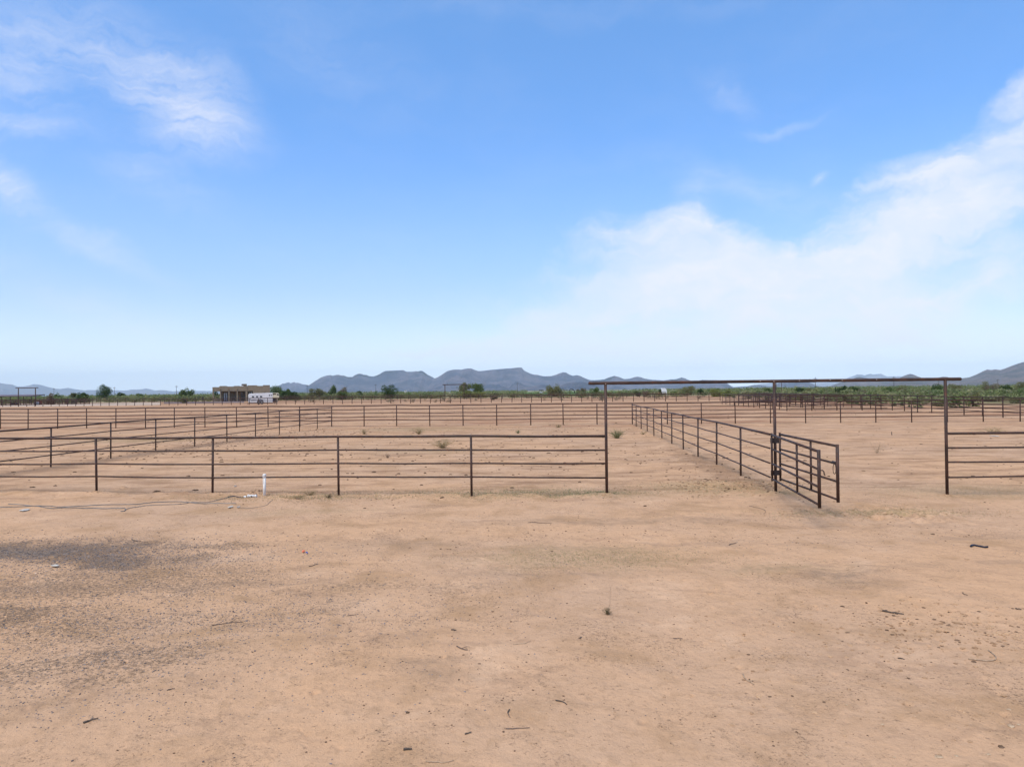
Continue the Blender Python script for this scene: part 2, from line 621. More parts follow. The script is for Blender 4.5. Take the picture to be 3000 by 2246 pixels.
def ground_h(x, y, fine=True):
    r = np.hypot(x, y)
    f1 = np.clip((90 - r) / 60, 0, 1)
    h = 0.045 * fbm(x * 0.22, y * 0.22, 3) * f1 + 0.05 * fbm(x * 0.05 + 4, y * 0.05, 2) * f1
    f2 = np.clip((40 - r) / 30, 0, 1)
    h += 0.020 * fbm(x * 2.1, y * 2.1, 4, 0.62) * f2
    # trampled ridge beside the lane fence and loose soil along the fences
    d = seg_dist(x, y, (G.x - 0.1, G.y), (C.x, C.y))
    h += 0.05 * np.exp(-(d / 0.45) ** 2) * (0.6 + 1.6 * fbm(x * 1.6, y * 1.6, 3))
    d = seg_dist(x, y, (L0.x - 9, L0.y + 1), (A.x, A.y))
    h += 0.045 * np.exp(-(d / 0.6) ** 2) * (0.3 + 1.8 * fbm(x * 1.9, y * 1.9, 3))
    # soil banked round the near posts
    for p in (A, G, B, L0):
        h += 0.035 * np.exp(-((x - p.x) ** 2 + (y - p.y) ** 2) / 0.03)
    # spoil patches by the hinge post and right of it
    for (p, rr, hh) in ((gnd(2180, 1425), 1.3, .05), (gnd(2560, 1505), 1.6, .035), (gnd(2690, 1512), .8, .04), (gnd(745, 1450), .35, .07),
                        (gnd(355, 1434), .35, .05), (gnd(830, 1400), .8, .03)):
        dd = ((x - p.x) / rr) ** 2 + ((y - p.y) / (rr * 0.8)) ** 2
        h += hh * np.exp(-dd) * (0.6 + 2.4 * fbm(x * 5, y * 5, 3))
    return h


def build_ground(mat):
    # polar sheet, fine where the eye is close, reaching the horizon
    th = np.concatenate([np.radians(np.linspace(-44, 44, 980)), np.radians(np.linspace(44, 316, 90))[1:-1]])
    rr = np.concatenate([[0.6, 1.5, 2.8], np.geomspace(4.0, 70, 820), np.geomspace(71, 60000, 150)])
    T, R = np.meshgrid(th, rr)
    X = np.sin(T) * R
    Y = np.cos(T) * R
    Z = ground_h(X, Y)
    # hoof prints
    ring_a = 0.2 + 4 * fbm(X * 6, Y * 6, 2)
    for px_, py_, pr, pd in prints:
        r0 = math.hypot(px_, py_)
        if r0 < 4.2 or r0 > 68 or py_ < 2:
            continue
        i0 = np.searchsorted(rr, r0 - pr * 3)
        i1 = np.searchsorted(rr, r0 + pr * 3)
        t0 = math.atan2(px_, py_)
        dt = pr * 3 / r0
        j0 = np.searchsorted(th[:980], t0 - dt)
        j1 = np.searchsorted(th[:980], t0 + dt)
        if i1 <= i0 or j1 <= j0:
            continue
        d = np.hypot(X[i0:i1, j0:j1] - px_, Y[i0:i1, j0:j1] - py_) / pr
        Z[i0:i1, j0:j1] += pd * 0.020 * (-np.exp(-d ** 2 * 2.2) + 0.5 * np.exp(-((d - 1.25) / 0.35) ** 2) * np.clip(ring_a[i0:i1, j0:j1], 0, 1))
    Z[0, :] = 0
    nr, nt = X.shape
    V = np.stack([X.ravel(), Y.ravel(), Z.ravel()], 1)
    V = np.vstack([V, [[0, 0, 0]]])
    i, j = np.meshgrid(np.arange(nr - 1), np.arange(nt), indexing='ij')
    j2 = (j + 1) % nt
    Fq = np.stack([i * nt + j, i * nt + j2, (i + 1) * nt + j2, (i + 1) * nt + j], -1).reshape(-1, 4)
    Fq = Fq[:, ::-1]
    o = mesh_np('ground', V, Fq, mat)
    tag(o, kind='structure')
    return o


def ground_mat():
    m, t, b, oc = pmat('desert_soil', 1.0, 0.08)
    sp = t.n('ShaderNodeSeparateXYZ')
    t.link(oc, sp.inputs[0])
    X, Y = sp.outputs[0], sp.outputs[1]
    wc = t.noise(oc, 0.9, 5, 0.6, col=True)
    v1 = t.n('ShaderNodeVectorMath', operation='SUBTRACT')
    t.link(wc, v1.inputs[0])
    v1.inputs[1].default_value = (.5, .5, .5)
    v2 = t.n('ShaderNodeVectorMath', operation='SCALE')
    t.link(v1.outputs[0], v2.inputs[0])
    v2.inputs['Scale'].default_value = 2.2
    v3 = t.n('ShaderNodeVectorMath', operation='ADD')
    t.link(oc, v3.inputs[0])
    t.link(v2.outputs[0], v3.inputs[1])
    OW = v3.outputs[0]

    def ell(px, py, rx, ry, rot=0.0, inner=0.2, outer=1.2, amp=1.0, vec=None):
        p = gnd(px, py)
        mp = t.mapping(vec or OW, (p.x, p.y, 0), (0, 0, math.radians(rot)), (rx, ry, 1e6), 'TEXTURE')
        ln = t.n('ShaderNodeVectorMath', operation='LENGTH')
        t.link(mp, ln.inputs[0])
        return t.ramp(ln.outputs['Value'], inner, outer, amp, 0.0)

    def mx(items):
        s = items[0]
        for i_ in items[1:]:
            s = t.math('MAXIMUM', s, i_)
        return s

    big = t.noise(oc, 0.16, 4, 0.6)
    med = t.noise(oc, 0.8, 6, 0.62, 0.4)
    fine = t.noise(oc, 7.0, 6, 0.65)
    grit = t.noise(oc, 55.0, 5, 0.75)
    c = t.mix(t.ramp(big, 0.35, 0.65), (0.505, 0.298, 0.158), (0.460, 0.286, 0.166))
    c = t.mix(t.ramp(med, 0.48, 0.68, 0, 0.85), c, (0.365, 0.215, 0.108))
    c = t.mix(t.ramp(med, 0.46, 0.26, 0, 0.75), c, (0.570, 0.360, 0.210))
    c = t.mix(t.ramp(fine, 0.50, 0.68, 0, 0.5), c, (0.350, 0.212, 0.112))
    c = t.mix(t.ramp(grit, 0.55, 0.72, 0, 0.6), c, (0.27, 0.165, 0.092))
    c = t.mix(t.ramp(grit, 0.44, 0.28, 0, 0.4), c, (0.60, 0.40, 0.24))
    streak = t.noise(t.mapping(OW, (2, 3, 0), (0, 0, 0.12), (0.5, 1.7, 1)), 1.0, 6, 0.66)
    c = t.mix(t.ramp(streak, 0.53, 0.68, 0, 0.5), c, (0.320, 0.193, 0.110))
    # gritty patches: dark grains showing in drifts
    patch = t.ramp(t.noise(OW, 0.75, 5, .65), 0.46, 0.66, 0.0, 1.0)
    gr2 = t.noise(oc, 30.0, 4, 0.8)
    c = t.mix(t.math('MULTIPLY', patch, t.ramp(gr2, 0.53, 0.62, 0, 0.9)), c, (0.135, 0.085, 0.050))
    gr3 = t.noise(oc, 17.0, 5, 0.8)
    c = t.mix(t.ramp(gr3, 0.585, 0.66, 0, 0.7), c, (0.185, 0.115, 0.066))
    c = t.mix(t.ramp(gr3, 0.36, 0.28, 0, 0.45), c, (0.66, 0.45, 0.28))
    p_ = gnd(2273, 1451)
    rad = t.n('ShaderNodeVectorMath', operation='DISTANCE')
    t.link(OW, rad.inputs[0])
    rad.inputs[1].default_value = (p_.x, p_.y, 0)
    rut = t.math('ABSOLUTE', t.math('SUBTRACT', rad.outputs['Value'], 4.2))
    c = t.mix(t.math('MULTIPLY', t.ramp(rut, 0.05, 0.30, 0.35, 0.0), t.ramp(fine, .35, .6, .3, 1)), c, (0.27, 0.165, 0.095))
    for off_, sl_ in ((10.2, 0.06), (11.9, 0.06)):
        ln_ = t.math('ABSOLUTE', t.math('SUBTRACT', t.math('SUBTRACT', Y, t.math('MULTIPLY', X, sl_)), off_))
        ln_ = t.math('ADD', ln_, t.math('MULTIPLY', t.math('SUBTRACT', med, 0.5), 0.9))
        c = t.mix(t.math('MULTIPLY', t.ramp(ln_, 0.06, 0.26, 0.4, 0.0), t.ramp(streak, .40, .58, 0.1, 1)), c, (0.30, 0.19, 0.112))
    # dark spots painted for dung crumbs and the small shadows of loose soil
    vo = t.n('ShaderNodeTexVoronoi')
    vo.inputs['Scale'].default_value = 7.0
    t.link(OW, vo.inputs['Vector'])
    cr = t.ramp(vo.outputs['Distance'], 0.10, 0.17, 1.0, 0.0)
    sepc = t.n('ShaderNodeSeparateColor')
    t.link(vo.outputs['Color'], sepc.inputs[0])
    cr = t.math('MULTIPLY', cr, t.ramp(sepc.outputs[0], 0.72, 0.8, 0, 1))
    cr = t.math('MULTIPLY', cr, t.ramp(t.noise(oc, 0.35, 3, .6), 0.45, 0.62, 0.1, 0.9))
    c = t.mix(cr, c, (0.17, 0.10, 0.052))
    # trodden, manure-dark streaks in the pens (beyond the first fence)
    pen = t.ramp(Y, 17.0, 19.0, 0, 1)
    pm = t.noise(t.mapping(oc, (0, 0, 0), (0, 0, 0.1), (0.35, 1.1, 1)), 1.1, 8, 0.74)
    c = t.mix(t.math('MULTIPLY', pen, t.ramp(pm, 0.47, 0.64, 0, 0.85)), c, (0.255, 0.145, 0.076))
    pm2 = t.noise(t.mapping(oc, (5, 9, 0), (0, 0, 0.1), (0.07, 0.26, 1)), 1.0, 8, 0.72)
    farp = t.ramp(Y, 40.0, 60.0, 0, 1)
    c = t.mix(t.math('MULTIPLY', farp, t.ramp(pm2, 0.46, 0.60, 0, 0.9)), c, (0.27, 0.135, 0.070))
    c = t.mix(t.math('MULTIPLY', farp, t.ramp(pm2, 0.44, 0.3, 0, 0.7)), c, (0.60, 0.375, 0.22))
    # dark strips of trampled soil next to fences
    strips = mx([ell(2060, 1360, 0.55, 9.5, -4, 0.3, 1.2, 0.75), ell(120, 1375, 1.0, 6, -6, 0.3, 1.2, .7), ell(620, 1300, 1.0, 9, -6, 0.3, 1.2, .75),
                 ell(350, 1340, 1.0, 5, -6, 0.3, 1.2, .6)])
    c = t.mix(t.math('MULTIPLY', strips, t.ramp(fine, 0.3, 0.6, .45, 1)), c, (0.215, 0.128, 0.072))
    # olive dry-grass stain
    grass = mx([ell(1560, 1450, 4.0, 1.0, -5, 0.1, 1.3, .7), ell(1700, 1632, 2.2, .95, 0, 0.0, 1.3, .55), ell(2040, 1430, 1.6, 1.4, 0, .2, 1.3, .6),
                ell(2300, 1670, 1.2, .4, 5, .2, 1.3, .35), ell(2560, 1506, 2.2, .45, 0, .2, 1.3, .8), ell(2900, 1440, 3, 1.5, 0, .2, 1.3, .5),
                ell(1240, 1320, 3, 1.6, 0, .2, 1.3, .4), ell(2280, 1450, 1.0, .6, 0, .2, 1.3, .8), ell(400, 1290, 5, 2.0, 0, .2, 1.3, .6),
                ell(1250, 1255, 6, 3, 0, .2, 1.3, .6), ell(880, 1500, 2.2, .5, 0, .1, 1.3, .35)])
    c = t.mix(t.math('MULTIPLY', grass, t.ramp(t.noise(oc, 14, 5, .7), 0.36, 0.62, 0.1, 1)), c, (0.245, 0.178, 0.082))
    # darker soil patches in the foreground and by the open gates
    dark_patch = mx([ell(2470, 1690, .55, .28, 12, .1, 1.3, .7), ell(2190, 1738, .12, .07, 0, .4, 1.2, .8), ell(1260, 1960, .7, .35, 5, .0, 1.3, .35),
                ell(2360, 1500, 1.6, 1.1, -35, .1, 1.3, .35), ell(1800, 1530, 3.2, .4, 0, .1, 1.3, .4), ell(1150, 1590, 2.0, .5, 0, .1, 1.3, .35)])
    c = t.mix(t.math('MULTIPLY', dark_patch, t.ramp(fine, 0.3, 0.65, .4, 1)), c, (0.205, 0.14, 0.088))
    # grey gravel patches at the left
    gv = mx([ell(90, 1618, 3.1, 1.15, 2, 0.1, 1.25, .92), ell(330, 1640, 1.9, .8, -4, .2, 1.2, .8), ell(10, 1800, 1.2, .5, 0, .0, 1.3, .6),
             ell(200, 1730, 2.4, .9, 0, .1, 1.3, .45), ell(600, 1600, 2.0, .45, 0, .1, 1.3, .5), ell(640, 1820, 1.8, .5, 3, .0, 1.3, .3),
             ell(920, 1790, .9, .45, 8, .0, 1.3, .3), ell(250, 1950, 1.9, .7, 0, .1, 1.4, .42), ell(150, 1830, 2.4, 1.1, 0, .1, 1.4, .36), ell(350, 1700, 3.4, 1.4, 5, .1, 1.4, .42), ell(120, 1990, 1.0, .6, 0, .1, 1.4, .3), ell(1100, 1730, 2.6, .5, 6, .1, 1.3, .3)])
    gn = t.noise(oc, 20.0, 6, .85)
    gvm = t.math('MULTIPLY', gv, t.ramp(t.math('ADD', gn, t.math('MULTIPLY', gv, 0.20)), 0.56, 0.70, 0.06, 1), clamp=True)
    gcol = t.mix(t.ramp(t.noise(oc, 48, 4, .85), 0.40, 0.60), (0.100, 0.078, 0.062), (0.37, 0.28, 0.20))
    c = t.mix(t.math('MULTIPLY', gvm, .9), c, gcol)
    # scrubland beyond the pens
    d1 = t.math('ADD', Y, t.math('MULTIPLY', t.noise(oc, 0.03, 3, .6), 60))
    far = t.ramp(d1, 255.0, 330.0, 0, 1)
    side = t.math('MULTIPLY', t.ramp(t.math('SUBTRACT', X, t.math('MULTIPLY', Y, 0.1)), 46, 60, 0, 1), t.ramp(Y, 80, 110, 0, 1))
    far = t.math('MAXIMUM', far, t.math('MULTIPLY', side, .8))
    sc = t.noise(t.mapping(oc, (0, 0, 0), (0, 0, 0), (0.010, 0.012, 1)), 1.0, 8, 0.68)
    sc2 = t.noise(oc, 0.18, 5, 0.7)
    scol = t.mix(t.ramp(sc, 0.40, 0.60), (0.150, 0.160, 0.062), (0.240, 0.210, 0.105))
    scol = t.mix(t.ramp(sc2, 0.52, 0.64), scol, (0.42, 0.265, 0.155))
    c = t.mix(far, c, scol)
    vfar = t.ramp(Y, 900, 3000, 0, .85)
    c = t.mix(vfar, c, t.mix(t.ramp(sc, .4, .62), (0.115, 0.120, 0.072), (0.175, 0.150, 0.098)))
    mulv = t.n('ShaderNodeVectorMath', operation='MULTIPLY')
    t.link(c, mulv.inputs[0])
    mulv.inputs[1].default_value = (1.055, 1.05, 1.085)
    t.link(mulv.outputs[0], b.inputs['Base Color'])
    # relief
    bh = t.math('ADD', t.math('MULTIPLY', fine, 0.02), t.math('MULTIPLY', grit, 0.004))
    bh = t.math('ADD', bh, t.math('MULTIPLY', t.noise(oc, 20, 5, .7), 0.012))
    bh = t.math('ADD', bh, t.math('MULTIPLY', gvm, t.math('MULTIPLY', gn, 0.03)))
    bn = t.n('ShaderNodeBump')
    bn.inputs['Strength'].default_value = 1.0
    bn.inputs['Distance'].default_value = 1.0
    t.link(bh, bn.inputs['Height'])
    t.link(bn.outputs[0], b.inputs['Normal'])
    return m


ground = build_ground(ground_mat())

# pale gravel road and dark driveway before the house
def sheet(name, poly, z, mat):
    mb = MB()
    mb.v = [(x, y, z) for x, y in poly]
    mb.f = [tuple(range(len(poly)))]
    o = mb.build(name, mat)
    tag(o, kind='structure')
    return o


M['road'] = simple('pale_gravel_road', (0.44, 0.33, 0.24), (0.56, 0.42, 0.31), 0.08, 1.0, 0.05)
M['drive'] = simple('grey_driveway', (0.17, 0.125, 0.115), (0.235, 0.175, 0.155), 0.1, 1.0, 0.05)
M['field'] = simple('green_field', (0.080, 0.150, 0.045), (0.105, 0.175, 0.055), 0.02, 1.0, 0.05)


def strip(pxa, pya, pxb, pyb, pyc, pyd):
    a_, b_, c_, d_ = gnd(pxa, pya), gnd(pxb, pyb), gnd(pxb, pyd), gnd(pxa, pyc)
    return [(a_.x, a_.y), (b_.x, b_.y), (c_.x, c_.y), (d_.x, d_.y)]


sheet('gravel_road', strip(-250, 1195, 470, 1186, 1187, 1178.5), 0.03, M['road'])
sheet('driveway', strip(480, 1183, 715, 1180, 1178, 1174.5), 0.03, M['drive'])
sheet('green_field', strip(1525, 1160, 1860, 1156.5, 1148.5, 1144.3), 0.04, M['field'])
sheet('green_field', strip(2500, 1137.5, 2900, 1133, 1135.5, 1131.2), 0.04, M['field'])

# ------------------------------------------------------------------ mountains
def mtn_mat(name, a_, b_, c_, sc):
    m, t, b, oc = pmat(name, 0.95, 0.05)
    n1 = t.noise(oc, sc, 8, 0.65)
    n2 = t.noise(oc, sc * 7, 6, 0.7)
    c = t.mix(t.ramp(n1, 0.38, 0.62), a_, b_)
    c = t.mix(t.ramp(n2, 0.5, 0.62, 0, .7), c, c_)
    t.link(c, b.inputs['Base Color'])
    bn = t.n('ShaderNodeBump')
    bn.inputs['Strength'].default_value = 1.0
    bn.inputs['Distance'].default_value = 60.0
    t.link(t.noise(oc, sc * 4, 8, .7), bn.inputs['Height'])
    t.link(bn.outputs[0], b.inputs['Normal'])
    return m


M['mt1'] = mtn_mat('shaded_rock_slopes', (0.013, 0.017, 0.034), (0.112, 0.084, 0.094), (0.011, 0.015, 0.026), 0.0028)  # ridge shading painted as noise bands; bluish dark tone adds distance haze
M['mt2'] = mtn_mat('near_rock_slopes', (0.070, 0.062, 0.050), (0.190, 0.130, 0.105), (0.050, 0.052, 0.034), 0.004)
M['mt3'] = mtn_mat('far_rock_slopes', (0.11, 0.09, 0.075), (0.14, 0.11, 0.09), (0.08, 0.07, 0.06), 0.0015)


def mountain(name, prof, D, W, mat, seed, rough=0.34, step=1.4, foot=None):
    """real relief: skyline profile given in picture pixels, placed at distance D, slopes W deep in front and behind"""
    prof = sorted(prof)
    xs = np.array([p[0] for p in prof], float)
    ys = np.array([p[1] for p in prof], float)
    px = np.arange(xs[0], xs[-1], step)
    py = np.interp(px, xs, ys)
    az = np.empty(len(px))
    hh = np.empty(len(px))
    for i, (a_, b_) in enumerate(zip(px, py)):
        d = ray(a_, b_)
        hd = math.hypot(d.x, d.y)
        az[i] = math.atan2(d.x, d.y)
        hh[i] = d.z / hd
    wid = (az[-1] - az[0])
    end = np.clip(np.minimum(az - az[0], az[-1] - az) / (wid * 0.04), 0, 1)
    rows = 64
    t = np.concatenate([np.linspace(0, 1, 46), np.linspace(1, 2, 19)[1:]])
    T, AZ = np.meshgrid(t, az, indexing='ij')
    HH = np.broadcast_to(hh, T.shape)
    ridge_off = W * 0.12 * fbm(AZ * 30 + seed, AZ * 0 + seed, 3)
    DD = D - W + W * T + ridge_off * (T > 0.01)
    Hz = np.maximum(HH * D + H, 4.0)
    TT = np.where(T <= 1, T, 2 - T)
    s = AZ * D / W * 1.9
    warp_ = fbm(s * 0.7, TT * 1.5 + seed, 3)
    rid = ridged(s * 1.5 + warp_ * 1.2 + seed, TT * 1.0 + seed, 4)
    rid2 = ridged(s * 4.0 + warp_ + seed * 2, TT * 2.2, 3)
    shape = TT ** (1.45) * (1 + 0.0 * s)
    env = TT * (1 - TT) * 4
    Z = Hz * (shape + env * (rough * 2.0 * (rid - 0.5) * 0.8 + rough * 0.5 * (rid2 - .5)))
    Z = np.where(T <= 1, np.minimum(Z, Hz * (DD / D) * 0.985 + 0.015 * Hz * TT), Z)
    Z = np.where(np.abs(T - 1) < 1e-6, Hz, Z)
    Z = Z * end
    Z = np.where((T < 0.001) | (T > 1.999), -3, Z)
    DDr = np.where(np.abs(T - 1) < 1e-6, D, DD)
    X = np.sin(AZ) * DDr
    Y = np.cos(AZ) * DDr
    nr, nt = X.shape
    V = np.stack([X.ravel(), Y.ravel(), Z.ravel()], 1)
    i, j = np.meshgrid(np.arange(nr - 1), np.arange(nt - 1), indexing='ij')
    Fq = np.stack([i * nt + j, i * nt + j + 1, (i + 1) * nt + j + 1, (i + 1) * nt + j], -1).reshape(-1, 4)
    o = mesh_np(name, V, Fq, mat)
    tag(o, kind='structure')
    return o


main = [(880, 1150), (895, 1136), (903, 1129), (910, 1125), (920, 1118), (930, 1112), (940, 1105.5), (950, 1102), (960, 1099.5), (968, 1098.5),
        (975, 1100.5), (982, 1098.5), (990, 1097.5), (1000, 1099.5), (1008, 1100), (1018, 1104), (1032, 1104), (1040, 1098.5),
        (1048, 1095), (1056, 1094.5), (1062, 1096), (1066, 1098), (1074, 1098), (1080, 1101), (1090, 1102.5), (1098, 1101.5),
        (1105, 1099), (1112, 1096), (1120, 1090), (1130, 1086.5), (1137, 1086), (1160, 1085), (1182, 1084), (1190, 1088.5),
        (1205, 1089), (1220, 1087), (1225, 1088), (1233, 1085.5), (1238, 1086.5), (1246, 1092), (1252, 1097), (1260, 1101),
        (1268, 1105), (1276, 1110), (1290, 1116), (1310, 1128), (1335, 1150)]
main2 = [(1230, 1150), (1250, 1125), (1262, 1113), (1274, 1108), (1280, 1106), (1290, 1100), (1300, 1093.5), (1310, 1087), (1320, 1084), (1330, 1082.5), (1345, 1082),
         (1352, 1083), (1360, 1080.5), (1372, 1079), (1380, 1079), (1390, 1083), (1400, 1086.5), (1410, 1086.5), (1420, 1085.5),
         (1440, 1083), (1460, 1081.5), (1480, 1079.5), (1500, 1078.5), (1510, 1077), (1528, 1076), (1531, 1080), (1537, 1086),
         (1545, 1090), (1557, 1095), (1565, 1097), (1575, 1097.5), (1583, 1100), (1592, 1102), (1615, 1101.5), (1630, 1097),
         (1640, 1093), (1650, 1090), (1658, 1091), (1668, 1097), (1678, 1100.5), (1690, 1098.5), (1700, 1101), (1715, 1108),
         (1728, 1113), (1738, 1113.5), (1755, 1112.5), (1770, 1111), (1785, 1105), (1800, 1100.5), (1815, 1104.5), (1828, 1110),
         (1845, 1109), (1860, 1104), (1868, 1103), (1878, 1105), (1890, 1109), (1910, 1112), (1930, 1113), (1945, 1114.5),
         (1955, 1112.5), (1965, 1111), (1980, 1110.5), (1997, 1105.5), (2005, 1107), (2015, 1112), (2030, 1117), (2045, 1115), (2058, 1112.5),
         (2075, 1113), (2100, 1113), (2108, 1115), (2122, 1119), (2135, 1125), (2150, 1132), (2175, 1134)]
jag = [(770, 1150), (790, 1142), (812, 1130.6), (822, 1127), (828, 1123), (833, 1123.5), (840, 1120.7), (848, 1120), (850, 1122.5), (856, 1120.5), (863, 1119),
       (866, 1121.5), (872, 1120.5), (880, 1123), (890, 1126), (900, 1127), (906, 1130), (930, 1138), (960, 1148)]
leftr = [(-700, 1105), (-500, 1098), (-350, 1108), (-150, 1112), (-60, 1118), (0, 1122), (20, 1124.5), (35, 1126), (52, 1132), (70, 1131.5), (85, 1129), (98, 1125), (108, 1125.5),
         (120, 1127.5), (140, 1133), (160, 1138), (175, 1139), (190, 1137), (200, 1136), (215, 1139), (235, 1142), (250, 1143.5),
         (257, 1142), (275, 1142.5), (300, 1143), (320, 1142), (345, 1143.5), (370, 1144), (385, 1141), (400, 1141), (415, 1140),
         (427, 1137.5), (440, 1140), (455, 1144), (470, 1142), (485, 1143), (505, 1146), (530, 1145), (560, 1144.5), (590, 1144.5),
         (620, 1145), (660, 1146), (720, 1149), (800, 1150)]
hill1 = [(2140, 1134), (2165, 1132.5), (2190, 1131), (2210, 1127), (2230, 1128), (2250, 1131), (2280, 1135)]
hill2 = [(2240, 1136), (2262, 1131), (2280, 1123), (2300, 1117), (2325, 1114), (2337, 1111.5), (2345, 1114), (2365, 1118), (2380, 1124), (2395, 1130), (2440, 1134)]
hill3 = [(2400, 1134), (2430, 1131), (2450, 1124), (2475, 1116), (2490, 1112), (2510, 1105), (2520, 1104), (2530, 1106), (2560, 1110), (2575, 1109.5), (2600, 1112), (2640, 1118), (2700, 1128), (2740, 1131)]
mesa = [(2470, 1112), (2490, 1104), (2503, 1100), (2510, 1096.5), (2525, 1097), (2532, 1100), (2540, 1097), (2550, 1094.5), (2558, 1097), (2570, 1095.5),
        (2582, 1095), (2590, 1099), (2600, 1103), (2615, 1102), (2640, 1102), (2660, 1106), (2700, 1112), (2760, 1122), (2800, 1126)]
right = [(2560, 1131), (2600, 1122), (2618, 1114), (2632, 1109), (2645, 1102), (2660, 1096.5), (2667, 1095), (2675, 1096.5), (2688, 1102), (2700, 1106), (2720, 1106), (2745, 1107),
         (2762, 1103), (2775, 1104), (2790, 1107.5), (2820, 1107.5), (2840, 1105), (2860, 1097), (2880, 1087), (2892, 1082),
         (2905, 1083.5), (2915, 1081.5), (2930, 1083.5), (2945, 1079), (2965, 1071), (2985, 1064), (3000, 1060), (3060, 1052), (3150, 1045), (3260, 1062), (3400, 1085), (3560, 1115)]
fh1 = [(1500, 1145), (1520, 1140), (1545, 1133), (1560, 1132), (1575, 1128), (1590, 1126), (1605, 1129), (1625, 1137), (1650, 1142)]
fh2 = [(1625, 1142), (1645, 1128), (1665, 1121), (1680, 1119), (1710, 1119), (1725, 1123), (1750, 1130), (1775, 1138), (1800, 1141)]
haze_far = [(2180, 1134), (2230, 1124), (2270, 1121), (2310, 1118), (2345, 1116), (2400, 1121), (2450, 1118), (2480, 1120), (2540, 1130)]
mountain('mountain_range', main, 9500, 2600, M['mt1'], 3)
mountain('mountain_range', main2, 9000, 2800, M['mt1'], 8)
mountain('mountain_range', jag, 11500, 1800, M['mt1'], 5, 0.2, 1.0)
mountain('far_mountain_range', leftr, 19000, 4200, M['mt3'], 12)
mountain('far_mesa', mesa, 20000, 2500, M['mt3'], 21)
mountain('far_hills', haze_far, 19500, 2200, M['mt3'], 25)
mountain('hill', hill1, 9000, 1500, M['mt1'], 31)
mountain('hill', hill2, 8600, 1500, M['mt1'], 33)
mountain('hill', hill3, 7600, 1700, M['mt2'], 35)
mountain('mountain', right, 6400, 2300, M['mt2'], 41, 0.2)
mountain('hill', fh1, 6300, 700, M['mt1'], 51)
mountain('hill', fh2, 6100, 800, M['mt1'], 57)

# ------------------------------------------------------------------ haze
HZ = 23000.0
hzb = MB().box(-HZ, HZ, -9000, HZ, -4.0, 680.0)
hm = bpy.data.materials.new('haze')
hm.use_nodes = True
ht = NT(hm.node_tree)
pv = ht.n('ShaderNodeVolumePrincipled')
pv.inputs['Color'].default_value = (0.72, 0.86, 1.0, 1)
pv.inputs['Density'].default_value = 4.8e-5
pv.inputs['Anisotropy'].default_value = -0.3
hout = ht.n('ShaderNodeOutputMaterial')
ht.link(pv.outputs[0], hout.inputs['Volume'])
hobj = hzb.build('haze', hm)
tag(hobj, kind='stuff')


# ------------------------------------------------------------------ pipe fences
post_cache = {}


def gz(x, y):
    return float(ground_h(np.array([x]), np.array([y]))[0])


def ptube(z0, z1, r, n=12):
    key = (round(z0, 3), round(z1, 3), round(r, 4), n)
    if key not in post_cache:
        mb = MB().tube([(0, 0, z0), (0, 0, z1)], r, n)
        me = bpy.data.meshes.new('post')
        me.from_pydata(mb.v, [], mb.f)
        for p in me.polygons:
            p.use_smooth = len(p.vertices) == 4
        post_cache[key] = me
    return post_cache[key]


def fence(label, pts, zs, r_post=.030, r_top=.030, r_rail=.021, mat='pipe', n=12, start_post=True, end_post=True, rails_ext=(0, 0), sag=0.018, seed=1, post_drop=0.0):
    """pts: ground points of the posts in order; zs: rail heights, top first"""
    rnd = random.Random(seed)
    base = Vector((pts[0].x, pts[0].y, 0))
    root = empty('pipe_fence', base, label, 'fence')
    me = ptube(-0.25, zs[0], r_post, n)
    if not me.materials:
        me.materials.append(M[mat])
    for i, p in enumerate(pts):
        if (i == 0 and not start_post) or (i == len(pts) - 1 and not end_post):
            continue
        o = bpy.data.objects.new('post', me)
        COL.objects.link(o)
        o.parent = root
        o.location = (p.x - base.x, p.y - base.y, 0)
        o.rotation_euler = (rnd.uniform(-.012, .012), rnd.uniform(-.012, .012), 0)
    d0 = (pts[1] - pts[0]).normalized()
    d1 = (pts[-1] - pts[-2]).normalized()
    jit = [rnd.uniform(-sag, sag) for _ in pts]
    for k, z in enumerate(zs):
        line = []
        jk = [rnd.uniform(-sag, sag) * .7 for _ in pts]
        for i, p in enumerate(pts):
            q = Vector(p)
            if i == 0:
                q = q - d0 * rails_ext[0]
            if i == len(pts) - 1:
                q = q + d1 * rails_ext[1]
            line.append((q.x - base.x, q.y - base.y, z + jit[i] + jk[i]))
            if i < len(pts) - 1:
                q2 = (pts[i] + pts[i + 1]) / 2
                line.append((q2.x - base.x, q2.y - base.y, z + (jit[i] + jk[i] + jit[i + 1] + jk[i + 1]) / 2 - rnd.uniform(0, sag * .7)))
        MB().tube(line, r_top if k == 0 else r_rail, n).build('rail', M[mat], root, smooth=True)
    return root


def on_line(px, p, q):
    """ground point where the sight line through picture column px meets the line p-q"""
    d = ray(px, horizon(px))
    dx, dy = q.x - p.x, q.y - p.y
    # s*(d.x,d.y) = p + t*(dx,dy)
    det = d.x * (-dy) + d.y * dx
    s = (p.x * (-dy) + p.y * dx) / det
    return Vector((d.x * s, d.y * s, 0))


ZN = [1.54, 1.185, 0.835, 0.49]
ZF = [1.63, 1.335, 1.035, 0.745, 0.465]
# bases are lower in the picture than the sight line at the horizon, the roll shifts them sideways
def cols(line, p, q, base=True):
    out = []
    for px in line:
        if base:
            y = 1400.0
            for _ in range(6):
                g = on_line(px - (y - horizon(px)) * math.tan(ROLL), p, q)
                # project the base
                d = CM.inverted() @ Vector((g.x, g.y, -H))
                y = 1123 - d.y / -d.z * F
            out.append(g)
        else:
            out.append(on_line(px, p, q))
    return out


# 1 near fence, left of the gate frame (ends at frame post A)
near = cols([-395, -35, 285, 624, 993, 1382], L0, A) + [A]
fence('long brown pipe fence across the foreground left of the overhead gate frame', near, ZN, end_post=False, r_top=.031, seed=3)
